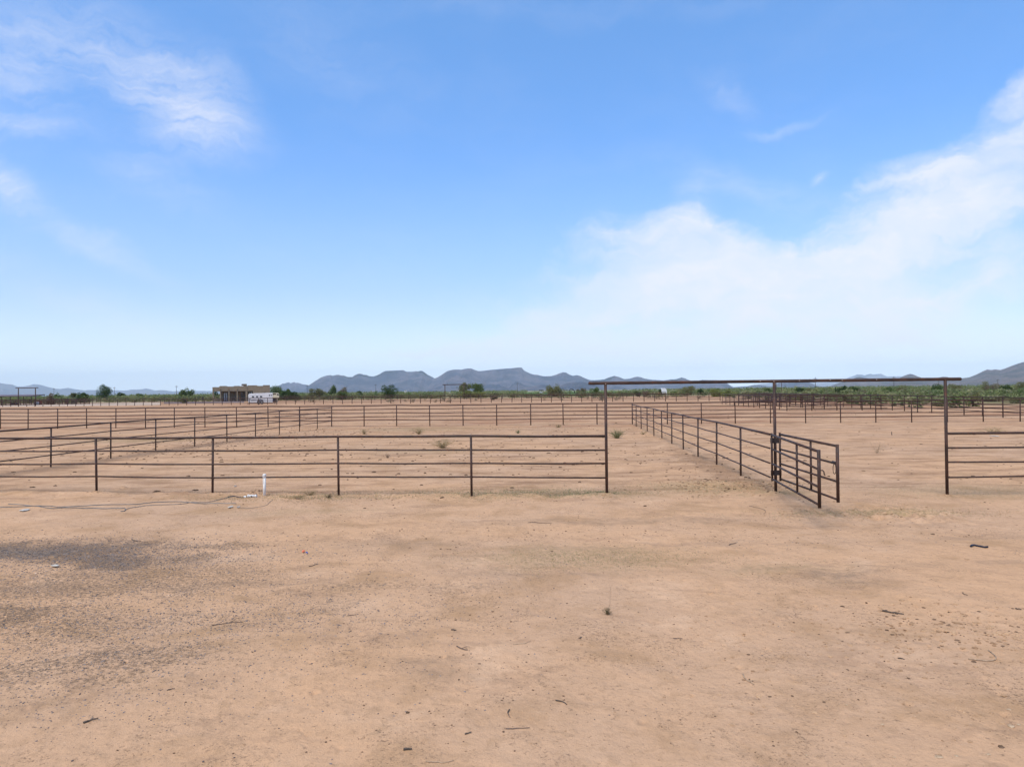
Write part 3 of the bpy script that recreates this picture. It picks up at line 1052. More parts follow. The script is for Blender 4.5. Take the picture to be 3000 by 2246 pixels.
# 2 near fence right of the gate frame
R1 = B + (B - G).normalized() * 0
rd = Vector((1, 0.02, 0))
nr_ = [B, B + rd * 3.5, B + rd * 7.0, B + rd * 10.5]
fence('short stretch of brown pipe fence running out of frame right of the overhead gate frame', nr_, [1.51, 1.15, .80, .445], start_post=False, r_top=.031, seed=4)
# 3 lane fence from the gate hinge post back to the far fence
Gs = G + Vector((-0.10, 0.10, 0))
lane = [Gs] + list(reversed(cols([1863.6, 1878.5, 1896, 1915.5, 1939, 1968, 2001.5, 2044.5, 2099, 2169.5], G, C))) + [C]
fence('brown pipe fence receding from the open gates to the far pen fence', lane, [1.52, 1.165, .80, .435], start_post=False, end_post=False, r_top=.031, seed=5)
# 4 left receding fence
LRd = (C2 - LR0)
lrec = [LR0 - LRd * 0.32, LR0 - LRd * 0.18] + [LR0] + cols([325.5, 457, 571, 665.5, 749, 819, 878, 930], LR0, C2) + [C2]
lrec = [LR0 - LRd * 0.255, LR0 - LRd * 0.125] + [LR0] + cols([325.5, 457, 571, 665.5, 749, 819, 878, 930], LR0, C2) + [C2]
fence('brown pipe fence slanting back across the left pens to the far pen fence', lrec, [1.50, 1.14, .80, .45], end_post=False, seed=6)
# 5 far pen fence, five rails
FL = gnd(85, 1255.5)
FR = gnd(2670, 1237)
farpx = [-170, -85, 2, 83, 169.5, 254.5, 340, 427, 511, 601, 694, 786, 879, 972, 1067, 1162.5, 1259.5, 1357, 1455.5, 1555, 1650, 1749, 1852.5,
         1955, 2055, 2154, 2257, 2360, 2462.5, 2565.5, 2670.5, 2775, 2880, 2988, 3100, 3210]
fence('long five-rail pipe fence closing the back of the near pens, meeting the receding fences', cols(farpx, FL, FR), ZF,
      r_post=.040, r_top=.042, r_rail=.030, mat='pipe_red', n=8, seed=7)
# 6 third fence, across the picture at about 160 m
T0 = gnd(8, 1191.5)
T1 = gnd(1500, 1179)
T2 = gnd(2110, 1174.5)
t3a = [T0 + (T1 - T0) * (i / 56.0) for i in range(-2, 57)]
t3b = [T1 + (T2 - T1) * (i / 20.0) for i in range(0, 21)]
fence('distant thin pipe fence crossing behind the far pens from the left edge to the middle', t3a, [1.55, 1.2, .86, .5],
      r_post=.075, r_top=.080, r_rail=.050, mat='pipe_red', n=5, seed=8)
fence('distant thin pipe fence continuing right towards the stacked stock pens', t3b, [1.6, 1.25, .9, .52], start_post=False,
      r_post=.075, r_top=.080, r_rail=.050, mat='pipe_red', n=5, seed=9)
# 7 fourth fence against the scrub
U0 = at(255, 262)
U1 = at(1950, 222)
t4 = [U0 + (U1 - U0) * (i / 52.0) for i in range(0, 53)]
fence('farthest pipe fence standing against the edge of the green scrub', t4, [1.62, 1.25, .88, .5],
      r_post=.075, r_top=.085, r_rail=.050, mat='pipe_red', n=5, seed=10)
# 8 right side: receding fence R, parallel alley fence L and cross fences
def Rpt(Y):
    return at(1705 + 1234.6 * 57.4 / Y, Y)


def Lpt(Y):
    return at(1705 + 48250.0 / Y, Y)


rpts = [Rpt(54.6 + 2.93 * i) for i in range(-2, 34)]
fence('brown pipe fence running back along the right side beside the green scrub', rpts, [1.66, 1.34, 1.04, .74, .46],
      r_post=.046, r_top=.050, r_rail=.034, mat='pipe_red', n=6, seed=12)
lpts = [Lpt(80.5 + 3.1 * i) for i in range(0, 13)]
fence('alley fence on the left side of the distant stock pens', lpts, [1.66, 1.34, 1.04, .74, .46], r_post=.05, r_top=.05, r_rail=.032,
      mat='pipe_red', n=6, seed=13)
names = {80.5: 'nearest cross fence of the distant stock pens at right', 92.9: 'second cross fence of the distant stock pens',
         105.3: 'third cross fence of the distant stock pens', 117.7: 'rearmost cross fence of the distant stock pens'}
for k, (Yc, lb) in enumerate(names.items()):
    a_, b_ = Lpt(Yc), Rpt(Yc)
    b_ = Vector((b_.x, b_.y - 1.0, 0))
    cp = [a_ + (b_ - a_) * (i / 4.0) for i in range(5)]
    fence(lb, cp, [1.66, 1.30, 1.0, .72, .46, .26] if k == 0 else [1.66, 1.34, 1.04, .74, .46], start_post=False, end_post=False,
          r_post=.055, r_top=.05, r_rail=.034, mat='pipe_red', n=6, seed=20 + k)
mid = [(Lpt(Y) + Rpt(Y)) / 2 for Y in (84, 88, 93, 98, 103, 109, 115)]
fence('middle dividing fence inside the distant stock pens', mid, [1.75, 1.4, 1.05, .72, .45], r_post=.06, r_top=.05, r_rail=.034, mat='pipe_red', n=6, seed=31)
# 9 left yard: railings of the stock yard under the shade roof
y0 = gnd(-40, 1189)
y1 = gnd(262, 1184)
ya = [y0 + (y1 - y0) * (i / 22.0) for i in range(23)]
fence('dense railings of the stock yard in front of the metal shade roof', ya, [1.75, 1.5, 1.25, 1.0, .75, .5, .25], r_post=.09, r_top=.085, r_rail=.06,
      mat='pipe_red', n=5, seed=41)


# ------------------------------------------------------------------ overhead gate frame
def frame(label, p_list, z_top, r_p, r_b, ext0, ext1, mat='pipe', n=16, joint=None, name='overhead_gate_frame'):
    base = Vector((p_list[0].x, p_list[0].y, 0))
    root = empty(name, base, label, 'gate frame')
    for p in p_list:
        MB().tube([(0, 0, -.25), (0, 0, z_top - r_b * .4)], r_p, n).build('post', M[mat], root, loc=(p.x - base.x, p.y - base.y, 0), smooth=True)
    d = (p_list[-1] - p_list[0]).normalized()
    pts = [p_list[0] - d * ext0] + list(p_list) + [p_list[-1] + d * ext1]
    mb = MB()
    ln = [Vector((p.x - base.x, p.y - base.y, z_top)) for p in pts]
    # rounded pipe ends
    u = d
    line = [ln[0], ln[0] + u * .012, ln[0] + u * .03] + ln[1:-1] + [ln[-1] - u * .03, ln[-1] - u * .012, ln[-1]]
    rr = [r_b * .6, r_b * .93, r_b] + [r_b] * (len(ln) - 2) + [r_b, r_b * .93, r_b * .6]
    mb.tube(line, rr, n)
    mb.build('beam', M[mat], root, smooth=True)
    return root


dAB = (B - A)
fr = frame('tall brown pipe frame with three posts and an overhead beam around the open gates', [A, G, B], 2.857, .036, .040, .43, .385)
# bare weld spots on the beam and post
M['weld'] = simple('bare_weld', (0.35, 0.28, 0.24), (0.5, 0.42, 0.36), 30, .5)
for t_, zz in ((0.0, 2.84), (.46, 2.862), (.50, 2.85), (.575, 2.866), (.665, 2.866), (.70, 2.858), (.80, 2.867)):
    p = A + dAB * t_ - A
    MB().lathe([(0.002, -.012), (.010, -.006), (.012, 0), (.010, .006), (.002, .012)], 7, (0, 0, 0)).build(
        'weld_spot', M['weld'], fr, loc=(p.x + (G - A).x * 0, p.y - .036 if t_ > 0 else p.y - .034, zz), smooth=True)


# gates --------------------------------------------------------------
def gate(label, hx, hy, hzs, ex, ey, ezs, mids, latch, n=12):
    base = Vector((hx, hy, 0))
    root = empty('pipe_gate', base, label, 'gate')
    e_ = Vector((ex - hx, ey - hy, 0))
    MB().tube([(0, 0, hzs[-1] - .05), (0, 0, hzs[0] + .045)], .026, n).build('stile', M['pipe'], root, smooth=True)
    MB().tube([(e_.x, e_.y, ezs[-1] - .055), (e_.x, e_.y, ezs[0] + .035)], .032, n).build('stile', M['pipe'], root, smooth=True)
    for z0, z1 in zip(hzs, ezs):
        MB().tube([(0, 0, z0), (e_.x, e_.y, z1)], .023 if z0 != hzs[0] else .027, n).build('rail', M['pipe'], root, smooth=True)
    for s in mids:
        p = e_ * s
        MB().tube([(p.x, p.y, hzs[-1] + (ezs[-1] - hzs[-1]) * s), (p.x, p.y, hzs[0] + (ezs[0] - hzs[0]) * s)], .023, n).build('upright', M['pipe'], root, smooth=True)
    if latch == 'ring':
        p = e_ * .955
        z = ezs[1] - .03
        pts = []
        for k in range(17):
            a_ = 2 * math.pi * k / 16
            pts.append((p.x + .03 * math.sin(a_), p.y, z - .09 + .105 * math.cos(a_)))
        MB().tube(pts, .006, 6).build('latch_ring', M['plate'], root, smooth=True)
        MB().tube([(e_.x * .93, e_.y * .93, ezs[1] + .012), (e_.x * .985, e_.y * .985, ezs[1] + .006)], .032, 10).build('latch_sleeve', M['plate'], root, smooth=True)
    else:
        z = ezs[1] - .02
        MB().tube([(e_.x + .02, e_.y, z), (e_.x + .06, e_.y - .02, z + .005), (e_.x + .085, e_.y - .02, z - .03), (e_.x + .088, e_.y - .02, z - .075),
                   (e_.x + .105, e_.y - .02, z - .085)], .011, 8).build('latch_hook', M['plate'], root, smooth=True)
    return root


def corner(px, py, z):
    d = ray(px, py)
    t = (z - H) / d.z
    return Vector((d.x * t, d.y * t, z))


h1 = G + Vector((-.105, -.06, 0))
e1 = corner(2398.4, 1316, 1.53)
zb1 = zat(2400, 1479, e1.y)
gate('open brown pipe gate leaf nearest the camera, swung outwards', h1.x, h1.y, [1.52, 1.165, .80, .42], e1.x, e1.y, [1.49, 1.49 - (1.49 - zb1) / 3, 1.49 - 2 * (1.49 - zb1) / 3, zb1], [.60], 'hook')
h2 = G + Vector((.105, -.04, 0))
e2 = corner(2452.7, 1302, 1.52)
zb2 = zat(2456, 1463, e2.y)
gate('open brown pipe gate leaf behind the nearest one, with a hanging latch ring', h2.x, h2.y, [1.53, 1.16, .80, .42], e2.x, e2.y, [1.49, 1.49 - (1.49 - zb2) / 3, 1.49 - 2 * (1.49 - zb2) / 3, zb2], [.585], 'ring')
for z0, z1 in ((1.31, 1.44), (.51, .635)):
    # hinge plates welded to the hinge post
    o = MB().box(G.x - A.x - .135, G.x - A.x + .135, G.y - A.y - .006, G.y - A.y + .006, z0, z1).build('hinge_plate', M['plate'], fr, loc=(0, -.045, 0), bevel=.003)

# distant overhead frames
frame('distant overhead pipe frame rising above the metal shade roof at far left', [at(54, 186), at(104, 186)], 4.85, .12, .11, .75, .75, 'pipe', 8)
frame('distant overhead pipe frame standing in front of the mountains beside the pair of trees', [at(1303.5, 226), at(1359.5, 226)], 4.82, .12, .12, .75, .95, 'pipe', 8)
pr = at(2290, 210)
frame('distant overhead pipe frame seen end-on just right of the gate hinge post', [pr, at(2274, 216.5)], 4.85, .085, .08, .1, .2, 'pipe', 8)


# ------------------------------------------------------------------ shade roof at left
def shade():
    c0 = gnd(5, 1188)
    base = Vector((c0.x, c0.y, 0))
    root = empty('shade_roof', base, 'low brown metal shade roof on posts over the stock yard at left edge', 'shelter')
    Yn = c0.y
    fr_ = at(92, Yn)
    bk = at(130, Yn + 14)
    lf = at(-160, Yn)
    lb = at(-110, Yn + 14)
    zf, zbk = 2.62, 3.05
    mb = MB()
    P = [(lf, zf), (fr_, zf), (bk, zbk), (lb, zbk)]
    mb.v = [(p.x - base.x, p.y - base.y, z) for p, z in P] + [(p.x - base.x, p.y - base.y, z + .12) for p, z in P]
    mb.f = [(0, 3, 2, 1), (4, 5, 6, 7), (0, 1, 5, 4), (1, 2, 6, 5), (2, 3, 7, 6), (3, 0, 4, 7)]
    mb.build('roof', M['roofmetal'], root)
    fa = MB()
    for (pa, za), (pb, zb_) in ((P[0], P[1]), (P[1], P[2])):
        fa.tube([(pa.x - base.x, pa.y - base.y - .12, za), (pb.x - base.x + .1, pb.y - base.y - .12, zb_)], .13, 6)
    fa.build('fascia', M['plate'], root)
    for px in (-120, -60, 5, 30, 69, 92):
        p = at(px, Yn + .6)
        MB().tube([(0, 0, -.2), (0, 0, zf)], .09, 8).build('post', M['pipe_red'], root, loc=(p.x - base.x, p.y - base.y, 0), smooth=True)
    for px in (-80, -20, 54, 92, 129):
        p = at(px, Yn + 13.4)
        MB().tube([(0, 0, -.2), (0, 0, zbk)], .08, 8).build('post', M['pipe_red'], root, loc=(p.x - base.x, p.y - base.y, 0), smooth=True)
    # trough and white tub in the yard
    t_ = at(42, Yn + 3)
    r2 = empty('feed_trough', (t_.x, t_.y, 0), 'dark feed trough under the metal shade roof', 'trough')
    MB().prism([(-.9, 0.25), (.9, .25), (1.1, .85), (-1.1, .85)], -.4, .4).build('tub', M['black'], r2, bevel=.03)
    for sx in (-.8, .8):
        MB().box(sx - .05, sx + .05, -.3, .3, 0, .25).build('leg', M['plate'], r2)
    t_ = at(108, Yn + 4)
    r3 = empty('water_tank', (t_.x, t_.y, 0), 'small white rounded water tank beside the shade roof', 'tank')
    MB().lathe([(.75, 0), (.8, .1), (.8, .7), (.6, .95), (.2, 1.05)], 16).build('tank', M['white'], r3, smooth=True)
    MB().lathe([(.18, 1.05), (.18, 1.12)], 12).build('lid', M['plate'], r3)
    t_ = at(116, Yn + 4.5)
    tag(MB().box(-.5, .5, -.4, .4, .0, 1.25).build('feed_bin', M['rust_red'], loc=(t_.x, t_.y, 0), bevel=.05), 'rust red feed bin next to the small white water tank', 'bin')
    # slatted livestock panels
    for pxa, pxb, lb_ in ((190, 200, 'narrow dark slatted cattle panel in the yard right of the shade roof'), (210, 225, 'wide dark slatted cattle panel in the yard right of the shade roof')):
        a_, b_ = at(pxa, Yn + 6), at(pxb, Yn + 6)
        r4 = empty('cattle_panel', (a_.x, a_.y, 0), lb_, 'panel')
        w_ = b_.x - a_.x
        for s in (0, w_):
            MB().tube([(s, 0, -.1), (s, 0, 1.9)], .08, 6).build('post', M['plate'], r4)
        for k in range(6):
            MB().box(0.08, w_ - 0.08, -.03, .03, .2 + k * .3, .38 + k * .3).build('board', M['plate'], r4)


shade()


# ------------------------------------------------------------------ house
def house():
    Y = 240.0
    p0, p1 = at(622.5, Y), at(791, Y)
    W = p1.x - p0.x
    s = W / (791 - 622.5)
    X = lambda px: (px - 622.5) * s
    Zp = lambda py: zat(700, py, Y)
    root = empty('stucco_house', (p0.x, p0.y, 0), 'flat-roofed tan stucco desert house with a covered porch behind the white trailer', 'house', rz=math.radians(19))
    root.scale = (.945, 1, 1)
    M1 = M['stucco']
    # right solid block
    top = Zp(1128.5)
    xr = X(740)
    zl = Zp(1145.6)
    mb = MB()
    mb.box(X(723.3), X(740), 0.0, 12, zl, Zp(1129))             # above entry recess
    mb.box(X(740), X(791), 0, 12, 0, Zp(1130.2))                # main mass right
    mb.box(X(723.3) - 0.0, X(724.3), 0.02, 3.2, 0, zl - .003)
    mb.build('wall', M1, root, bevel=.05)
    MB().box(X(770), X(790.9), -0.03, 11.9, Zp(1130.2), Zp(1128.0)).build('parapet', M1, root, bevel=.05)
    MB().box(X(726), X(752), -0.03, 11.9, Zp(1130.2) - .01, Zp(1128.4)).build('parapet', M1, root, bevel=.05)
    # recessed back wall of the porch, and body behind
    MB().box(X(645), X(723.2), 3.2, 12.1, 0, Zp(1131)).build('wall', M1, root)
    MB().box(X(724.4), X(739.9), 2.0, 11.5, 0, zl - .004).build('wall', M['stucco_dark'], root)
    # porch beam band
    mb = MB()
    mb.box(X(622.5), X(641), -0.10, 3.0, zl, Zp(1132.8))
    mb.box(X(641.1), X(723.2), -.13, 3.1, zl + .002, Zp(1131.4))
    mb.build('porch_beam', M1, root, bevel=.05)
    for a_, b_, y_ in ((643, 661, 1129.5), (684, 700, 1129.6)):
        MB().box(X(a_), X(b_), .6, 10, Zp(1131.6), Zp(y_)).build('parapet', M1, root, bevel=.05)
    MB().box(X(705), X(720), 5, 9, Zp(1131), Zp(1123.5)).build('chimney', M['stucco_dark'], root, bevel=.04)
    MB().box(X(700), X(711), 3.5, 4.8, Zp(1131), Zp(1128.9)).build('roof_unit', M['white'], root, bevel=.04)
    for px in (624.5, 645.7, 670, 694, 721):
        w_ = .21 if px != 721 else .32
        MB().box(X(px) - w_, X(px) + w_, -.08, .36, 0, zl - .002).build('column', M1, root, bevel=.04)
    MB().box(X(622.8), X(643), 2.3, 2.9, 0, 1.0).build('low_wall', M1, root, bevel=.04)
    # canales (roof spouts)
    for px in (644.5, 668.5, 693):
        MB().box(X(px) - .14, X(px) + .14, -.62, -.128, Zp(1139.5), Zp(1137.6)).build('roof_spout', M['wood'], root, bevel=.02)
    # french doors
    f = MB().box(X(652), X(664.5), 3.10, 3.19, 0.05, Zp(1149)).build('french_door', M['glass'], root)
    MB().box(X(654.2), X(657.3), 3.05, 3.09, .3, Zp(1150.5)).build('pane', M['paleglass'], f)
    MB().box(X(659.8), X(662.8), 3.05, 3.09, .3, Zp(1150.5)).build('pane', M['paleglass'], f)
    d_ = MB().box(X(699), X(703.3), 3.08, 3.19, 0.05, Zp(1150)).build('front_door', M['wood'], root)
    MB().lathe([(.05, -.05), (.05, .05)], 8, (X(702.6), 3.05, 1.2)).build('handle', M['plate'], d_)
    wn = MB().box(X(704.5), X(710), 3.1, 3.19, 1.0, Zp(1149)).build('window', M['glass'], root)
    MB().box(X(704.3), X(710.2), 3.06, 3.14, .9, 1.0).build('sill', M1, wn)
    f = MB().box(X(725.5), X(738.5), 1.85, 1.98, .05, Zp(1147)).build('entry_door', M['glass'], root)
    MB().box(X(727.5), X(731), 1.78, 1.84, 1.2, Zp(1149)).build('pane', M['paleglass'], f)
    MB().box(X(733.5), X(737), 1.78, 1.84, 1.2, Zp(1149)).build('pane', M['paleglass'], f)
    MB().box(X(640), X(738), -0.6, 3.15, 0, .12).build('porch_floor', M['drive'], root)
    # dark utility box near the porch
    q = at(594.5, 225)
    r = empty('electric_pedestal', (q.x, q.y, 0), 'dark narrow utility pedestal left of the house', 'utility box')
    MB().box(-.2, .2, -.15, .15, .9, 1.9).build('cabinet', M['plate'], r, bevel=.03)
    MB().box(-.1, .1, -.08, .08, 0, .9).build('post', M['plate'], r)


house()


# ------------------------------------------------------------------ horse trailer
def wheel(parent, x, y, r, wdt=.22):
    mb = MB()
    n = 20
    prof = [(r * .55, -wdt / 2), (r * .93, -wdt / 2), (r, -wdt / 4), (r, wdt / 4), (r * .93, wdt / 2), (r * .55, wdt / 2)]
    mb.lathe(prof, n)
    ty = mb.build('wheel', M['rubber'], parent, smooth=True)
    ty.rotation_euler = (math.pi / 2, 0, 0)
    ty.location = (x, y, r)
    rm = MB().lathe([(r * .1, wdt * .2), (r * .5, wdt * .30), (r * .56, wdt * .52), (r * .50, wdt * .54), (r * .15, wdt * .42)], n).build('rim', M['rim'], ty, smooth=True)
    return ty


def trailer():
    Y = 172.0
    p0 = at(727.5, Y)
    s = Y / F
    X = lambda px: (px - 727.5) * s
    Z = lambda py: zat(760, py, Y)
    root = empty('horse_trailer', (p0.x, p0.y, 0), 'white gooseneck horse trailer with black windows and a cream nose, parked before the house', 'trailer', rz=math.radians(19.5))
    root.scale = (.945, 1, 1)
    zb, zt = Z(1178.5), Z(1151.0)
    MB().prism([(0, zb), (X(799), zb - .05), (X(799), zt), (X(745), zt - .05), (.25, zt - .22), (0, zt - .34)], 0, 2.3).build('body', M['white'], root, bevel=.06)
    MB().prism([(0.2, zt - .20), (X(799) - .05, zt + .01), (X(799) - .05, zt + .05), (0.3, zt - .14)], .15, 2.15).build('roof', M['white'], root)
    for a_, b_ in ((738, 744), (750, 756), (761.5, 768)):
        w_ = MB().box(X(a_), X(b_), -.03, 0.03, Z(1163.5), Z(1159.5)).build('window', M['glass'], root, bevel=.01)
        MB().box(X(a_) - .03, X(b_) + .03, -.015, .02, Z(1164.1), Z(1163.6)).build('frame', M['greystripe'], w_)
    for a_, b_ in ((788, 790.5), (793.5, 796)):
        MB().box(X(a_), X(b_), -.03, .03, Z(1160), Z(1156)).build('window', M['glass'], root, bevel=.01)
    # swoosh stripe
    MB().prism([(X(734), Z(1171.5)), (X(757), Z(1170)), (X(775), Z(1169.5)), (X(781), Z(1171.2)), (X(770), Z(1171)), (X(752), Z(1172)), (X(736), Z(1172.6))], -.012, 0.01).build('stripe', M['greystripe'], root)
    MB().box(X(732), X(734.5), -.03, .02, Z(1170.5), Z(1168.2)).build('tail_light', M['plate'], root)
    # fender
    arc = [(X(752.5), zb + .05)] + [(X(762) - math.cos(a_) * (X(772) - X(752.5)) / 2, zb + .1 + math.sin(a_) * .75) for a_ in np.linspace(0.1, math.pi - .1, 10)] + [(X(771.5), zb + .05)]
    MB().prism(arc, -.035, .25).build('fender', M['greystripe'], root)
    for px in (757.5, 767):
        wheel(root, X(px), -.10, .40)
    # front of the living quarters: cream with a dark raked cap and gooseneck
    zg = Z(1167)
    x0, x1, x2 = X(799) + .01, X(808), X(818.5)
    MB().prism([(x0, zg), (x2, zg + .1), (x2, zt - .25), (x2 - .3, zt - .02), (x0, zt - .01)], .05, 2.25).build('nose', M['cream'], root, bevel=.08)
    MB().prism([(x0 + .05, Z(1157)), (x0 + .35, Z(1155)), (x1, Z(1156)), (x1 + .1, Z(1152.2)), (x0 + .05, Z(1152.2))], .02, .06).build('graphic', M['plate'], root)
    w_ = MB().box(X(812), X(815.5), .02, .07, Z(1158.5), Z(1153.5)).build('window', M['glass'], root)
    MB().box(X(816.3), X(818), .02, .07, Z(1159), Z(1155)).build('window', M['glass'], root)
    MB().box(x0, X(809), .2, 2.1, Z(1178), zg - .005).build('shaded_opening', M['plate'], root)  # dark block stands in for the shaded gap beneath the gooseneck
    MB().box(X(809.2), X(814), .6, 1.6, Z(1180), zg + .05).build('coupler_leg', M['cream'], root)
    MB().tube([(X(816), 1.1, zg + .1), (X(817), 1.1, .75)], .08, 8).build('gooseneck', M['plate'], root)
    MB().tube([(X(805), .3, 0), (X(805), .3, .9)], .05, 8).build('jack', M['plate'], root)
    MB().box(0.1, X(809), .1, 2.2, zb - .22, zb - .055).build('chassis', M['plate'], root)
    MB().box(-.35, 0.05, .05, 2.2, zb - .30, zb - .18).build('bumper', M['rubber'], root)
    MB().box(X(774), X(778), .5, 1.4, zt + .03, zt + .2).build('roof_vent', M['plate'], root)


trailer()


# far small vehicles, tank, hoop ---------------------------------------
def far_vehicle(px, Y, w_, h_, lb, cat, name):
    p = at(px, Y)
    root = empty(name, (p.x, p.y, 0), lb, cat)
    MB().prism([(-w_ / 2, .5), (w_ / 2, .5), (w_ / 2, h_ * .6), (w_ * .25, h_ * .66), (w_ * .12, h_), (-w_ * .42, h_), (-w_ / 2, h_ * .9)], 0, 2.0).build('body', M['white'], root, bevel=.08)
    MB().box(-w_ * .3, w_ * .1, -.02, .05, h_ * .65, h_ * .88).build('window', M['glass'], root)
    for x in (-w_ * .3, w_ * .3):
        wheel(root, x, .05, .42)


far_vehicle(1189.5, 1300, 5.0, 4.6, 'tiny white truck far off in the scrub left of the distant overhead frame', 'truck', 'parked_truck')
far_vehicle(1342.5, 1300, 4.6, 4.6, 'tiny white van far off in the scrub seen through the distant overhead frame', 'van', 'parked_van')
far_vehicle(1586, 560, 2.6, 1.5, 'tiny white truck under a dark canopy by the green field', 'truck', 'parked_truck')
p = at(1587, 565)
r = empty('canopy', (p.x, p.y, 0), 'small dark flat canopy far off beside the green field', 'canopy')
MB().box(-2.0, 1.6, 0, 3, 2.45, 2.85).build('roof', M['plate'], r)
for sx in (-1.5, 0, 1.3):
    MB().box(sx - .12, sx + .12, 0.5, 1, 0, 2.45).build('post', M['plate'], r)
p = at(1945, 300)
r = empty('white_tank_shed', (p.x, p.y, 0), 'white round-topped storage hut in the scrub beyond the right fence', 'hut')
MB().prism([(-1.25, .9), (1.25, .9), (1.3, 1.9), (1.0, 2.6), (.4, 2.95), (-.5, 2.95), (-1.05, 2.65), (-1.25, 2.0)], 0, 3.0).build('shell', M['white'], r, bevel=.08)
for sx in (-1.0, -.35, .35, 1.0):
    MB().box(sx - .09, sx + .09, .1, .3, 0, .9).build('leg', M['white'], r)
p = at(1928, 285)
tag(MB().box(-.55, .0, 0, .5, 0, .9).prism([(0, 0), (.5, 0), (.5, 1.3), (.3, 1.5), (0, 1.0)], 0, .5).build('loader', M['wood'], loc=(p.x, p.y, 0), bevel=.05),
    'small orange-brown machine beside the white storage hut', 'machine')
# hoop
p = at(1676, 480)
r = empty('hoop_shelter', (p.x, p.y, 0), 'dark arched hoop shelter far off between two bushes', 'shelter')
arc = [(-1.8, 0, 2.2), (-1.2, 0, 2.9), (-.5, 0, 3.3), (.3, 0, 3.2), (1.0, 0, 2.6), (1.7, 0, 1.9), (1.9, 0, .2)]
MB().tube([(x, 0, z) for x, y, z in arc], .17, 8).build('arch', M['plate'], r, smooth=True)
MB().tube([(x, 3, z) for x, y, z in arc], .17, 8).build('arch', M['plate'], r, smooth=True)
MB().tube([(-1.8, 0, 0), (-1.8, 0, 2.2)], .2, 8).build('post', M['plate'], r)
p = at(2706, 690)
far = empty('parked_car', (p.x, p.y, 0), 'tiny silver grey car far off in the scrub below the beam', 'car')
MB().prism([(-2.8, .4), (2.8, .4), (2.8, 1.1), (1.8, 1.3), (1.1, 1.9), (-1.3, 1.9), (-2.1, 1.3), (-2.8, 1.15)], 0, 2).build('body', M['rim'], far, bevel=.1)
MB().box(-1.1, 1.0, -.02, .04, 1.3, 1.75).build('window', M['glass'], far)
for x in (-1.8, 1.8):
    wheel(far, x, .05, .38)

# utility poles ---------------------------------------------------------
poles = [(158, 1136, 'leaning against the pale far range at left', 700), (335, 1133, 'just right of the tallest tree at left', 640), (517, 1128.5, 'left of the house', 560),
         (900, 1126.5, 'at the dip between the jagged ridge and the main range', 620), (1101, 1124.5, 'before the main range left of the round green tree', 660),
         (1516, 1120, 'before the mesa-topped peak', 640), (2389, 1104.5, 'rising above the beam between hinge post and right post', 480),
         (2619, 1102, 'rising above the beam nearer the right post', 520), (2750, 1115, 'beneath the beam just left of the right frame post', 640),
         (2923.5, 1110, 'with a crossarm in front of the right mountain', 560)]
for px, py, lb, Y in poles:
    z = zat(px, py, Y)
    p = at(px, Y)
    root = empty('utility_pole', (p.x, p.y, 0), 'distant wooden utility pole ' + lb, 'utility pole', 'distant utility poles')
    MB().tube([(0, 0, -.5), (0, 0, z)], [.20, .13], 7).build('pole', M['polewood'], root, smooth=True)
    MB().box(-1.2, 1.2, -.12, .12, z - 1.1, z - .85).build('crossarm', M['polewood'], root)


# ------------------------------------------------------------------ vegetation
def crown_arrays(rng, rx, ry, rz, n, leaf, lumps=9, open_=0.25):
    """leaf quads gathered in lumps through an uneven crown, z from 0 to rz*2"""
    c = []
    for _ in range(lumps):
        v = rng.normal(size=3)
        v /= np.linalg.norm(v)
        rad = rng.uniform(0.2, .72)
        c.append(v * rad)
    c = np.array(c)
    cr = rng.uniform(.25, .5, lumps)
    k = rng.randint(0, lumps, n)
    v = rng.normal(size=(n, 3))
    v /= np.linalg.norm(v, axis=1)[:, None]
    rad = rng.uniform(0.35, 1.0, n) ** 0.6
    P = c[k] + v * (rad * cr[k])[:, None]
    stray = rng.rand(n) < 0.08
    P[stray] *= 1.18
    for ax in range(3):
        lo_, hi_ = np.percentile(P[:, ax], [1.5, 98.5])
        P[:, ax] = (P[:, ax] - (lo_ + hi_) / 2) / ((hi_ - lo_) / 2)
    P = P * np.array([rx, ry, rz]) + np.array([0, 0, rz])
    P[:, 2] = np.maximum(P[:, 2], 0.05)
    u = rng.normal(size=(n, 3))
    u /= np.linalg.norm(u, axis=1)[:, None]
    w_ = np.cross(u, rng.normal(size=(n, 3)))
    w_ /= np.linalg.norm(w_, axis=1)[:, None]
    s = leaf * rng.uniform(.5, 1.3, n)[:, None]
    V = np.stack([P - u * s, P + w_ * s * .6, P + u * s, P - w_ * s * .6], 1)
    return V.reshape(-1, 3)


def quads(nv):
    return np.arange(nv).reshape(-1, 4)


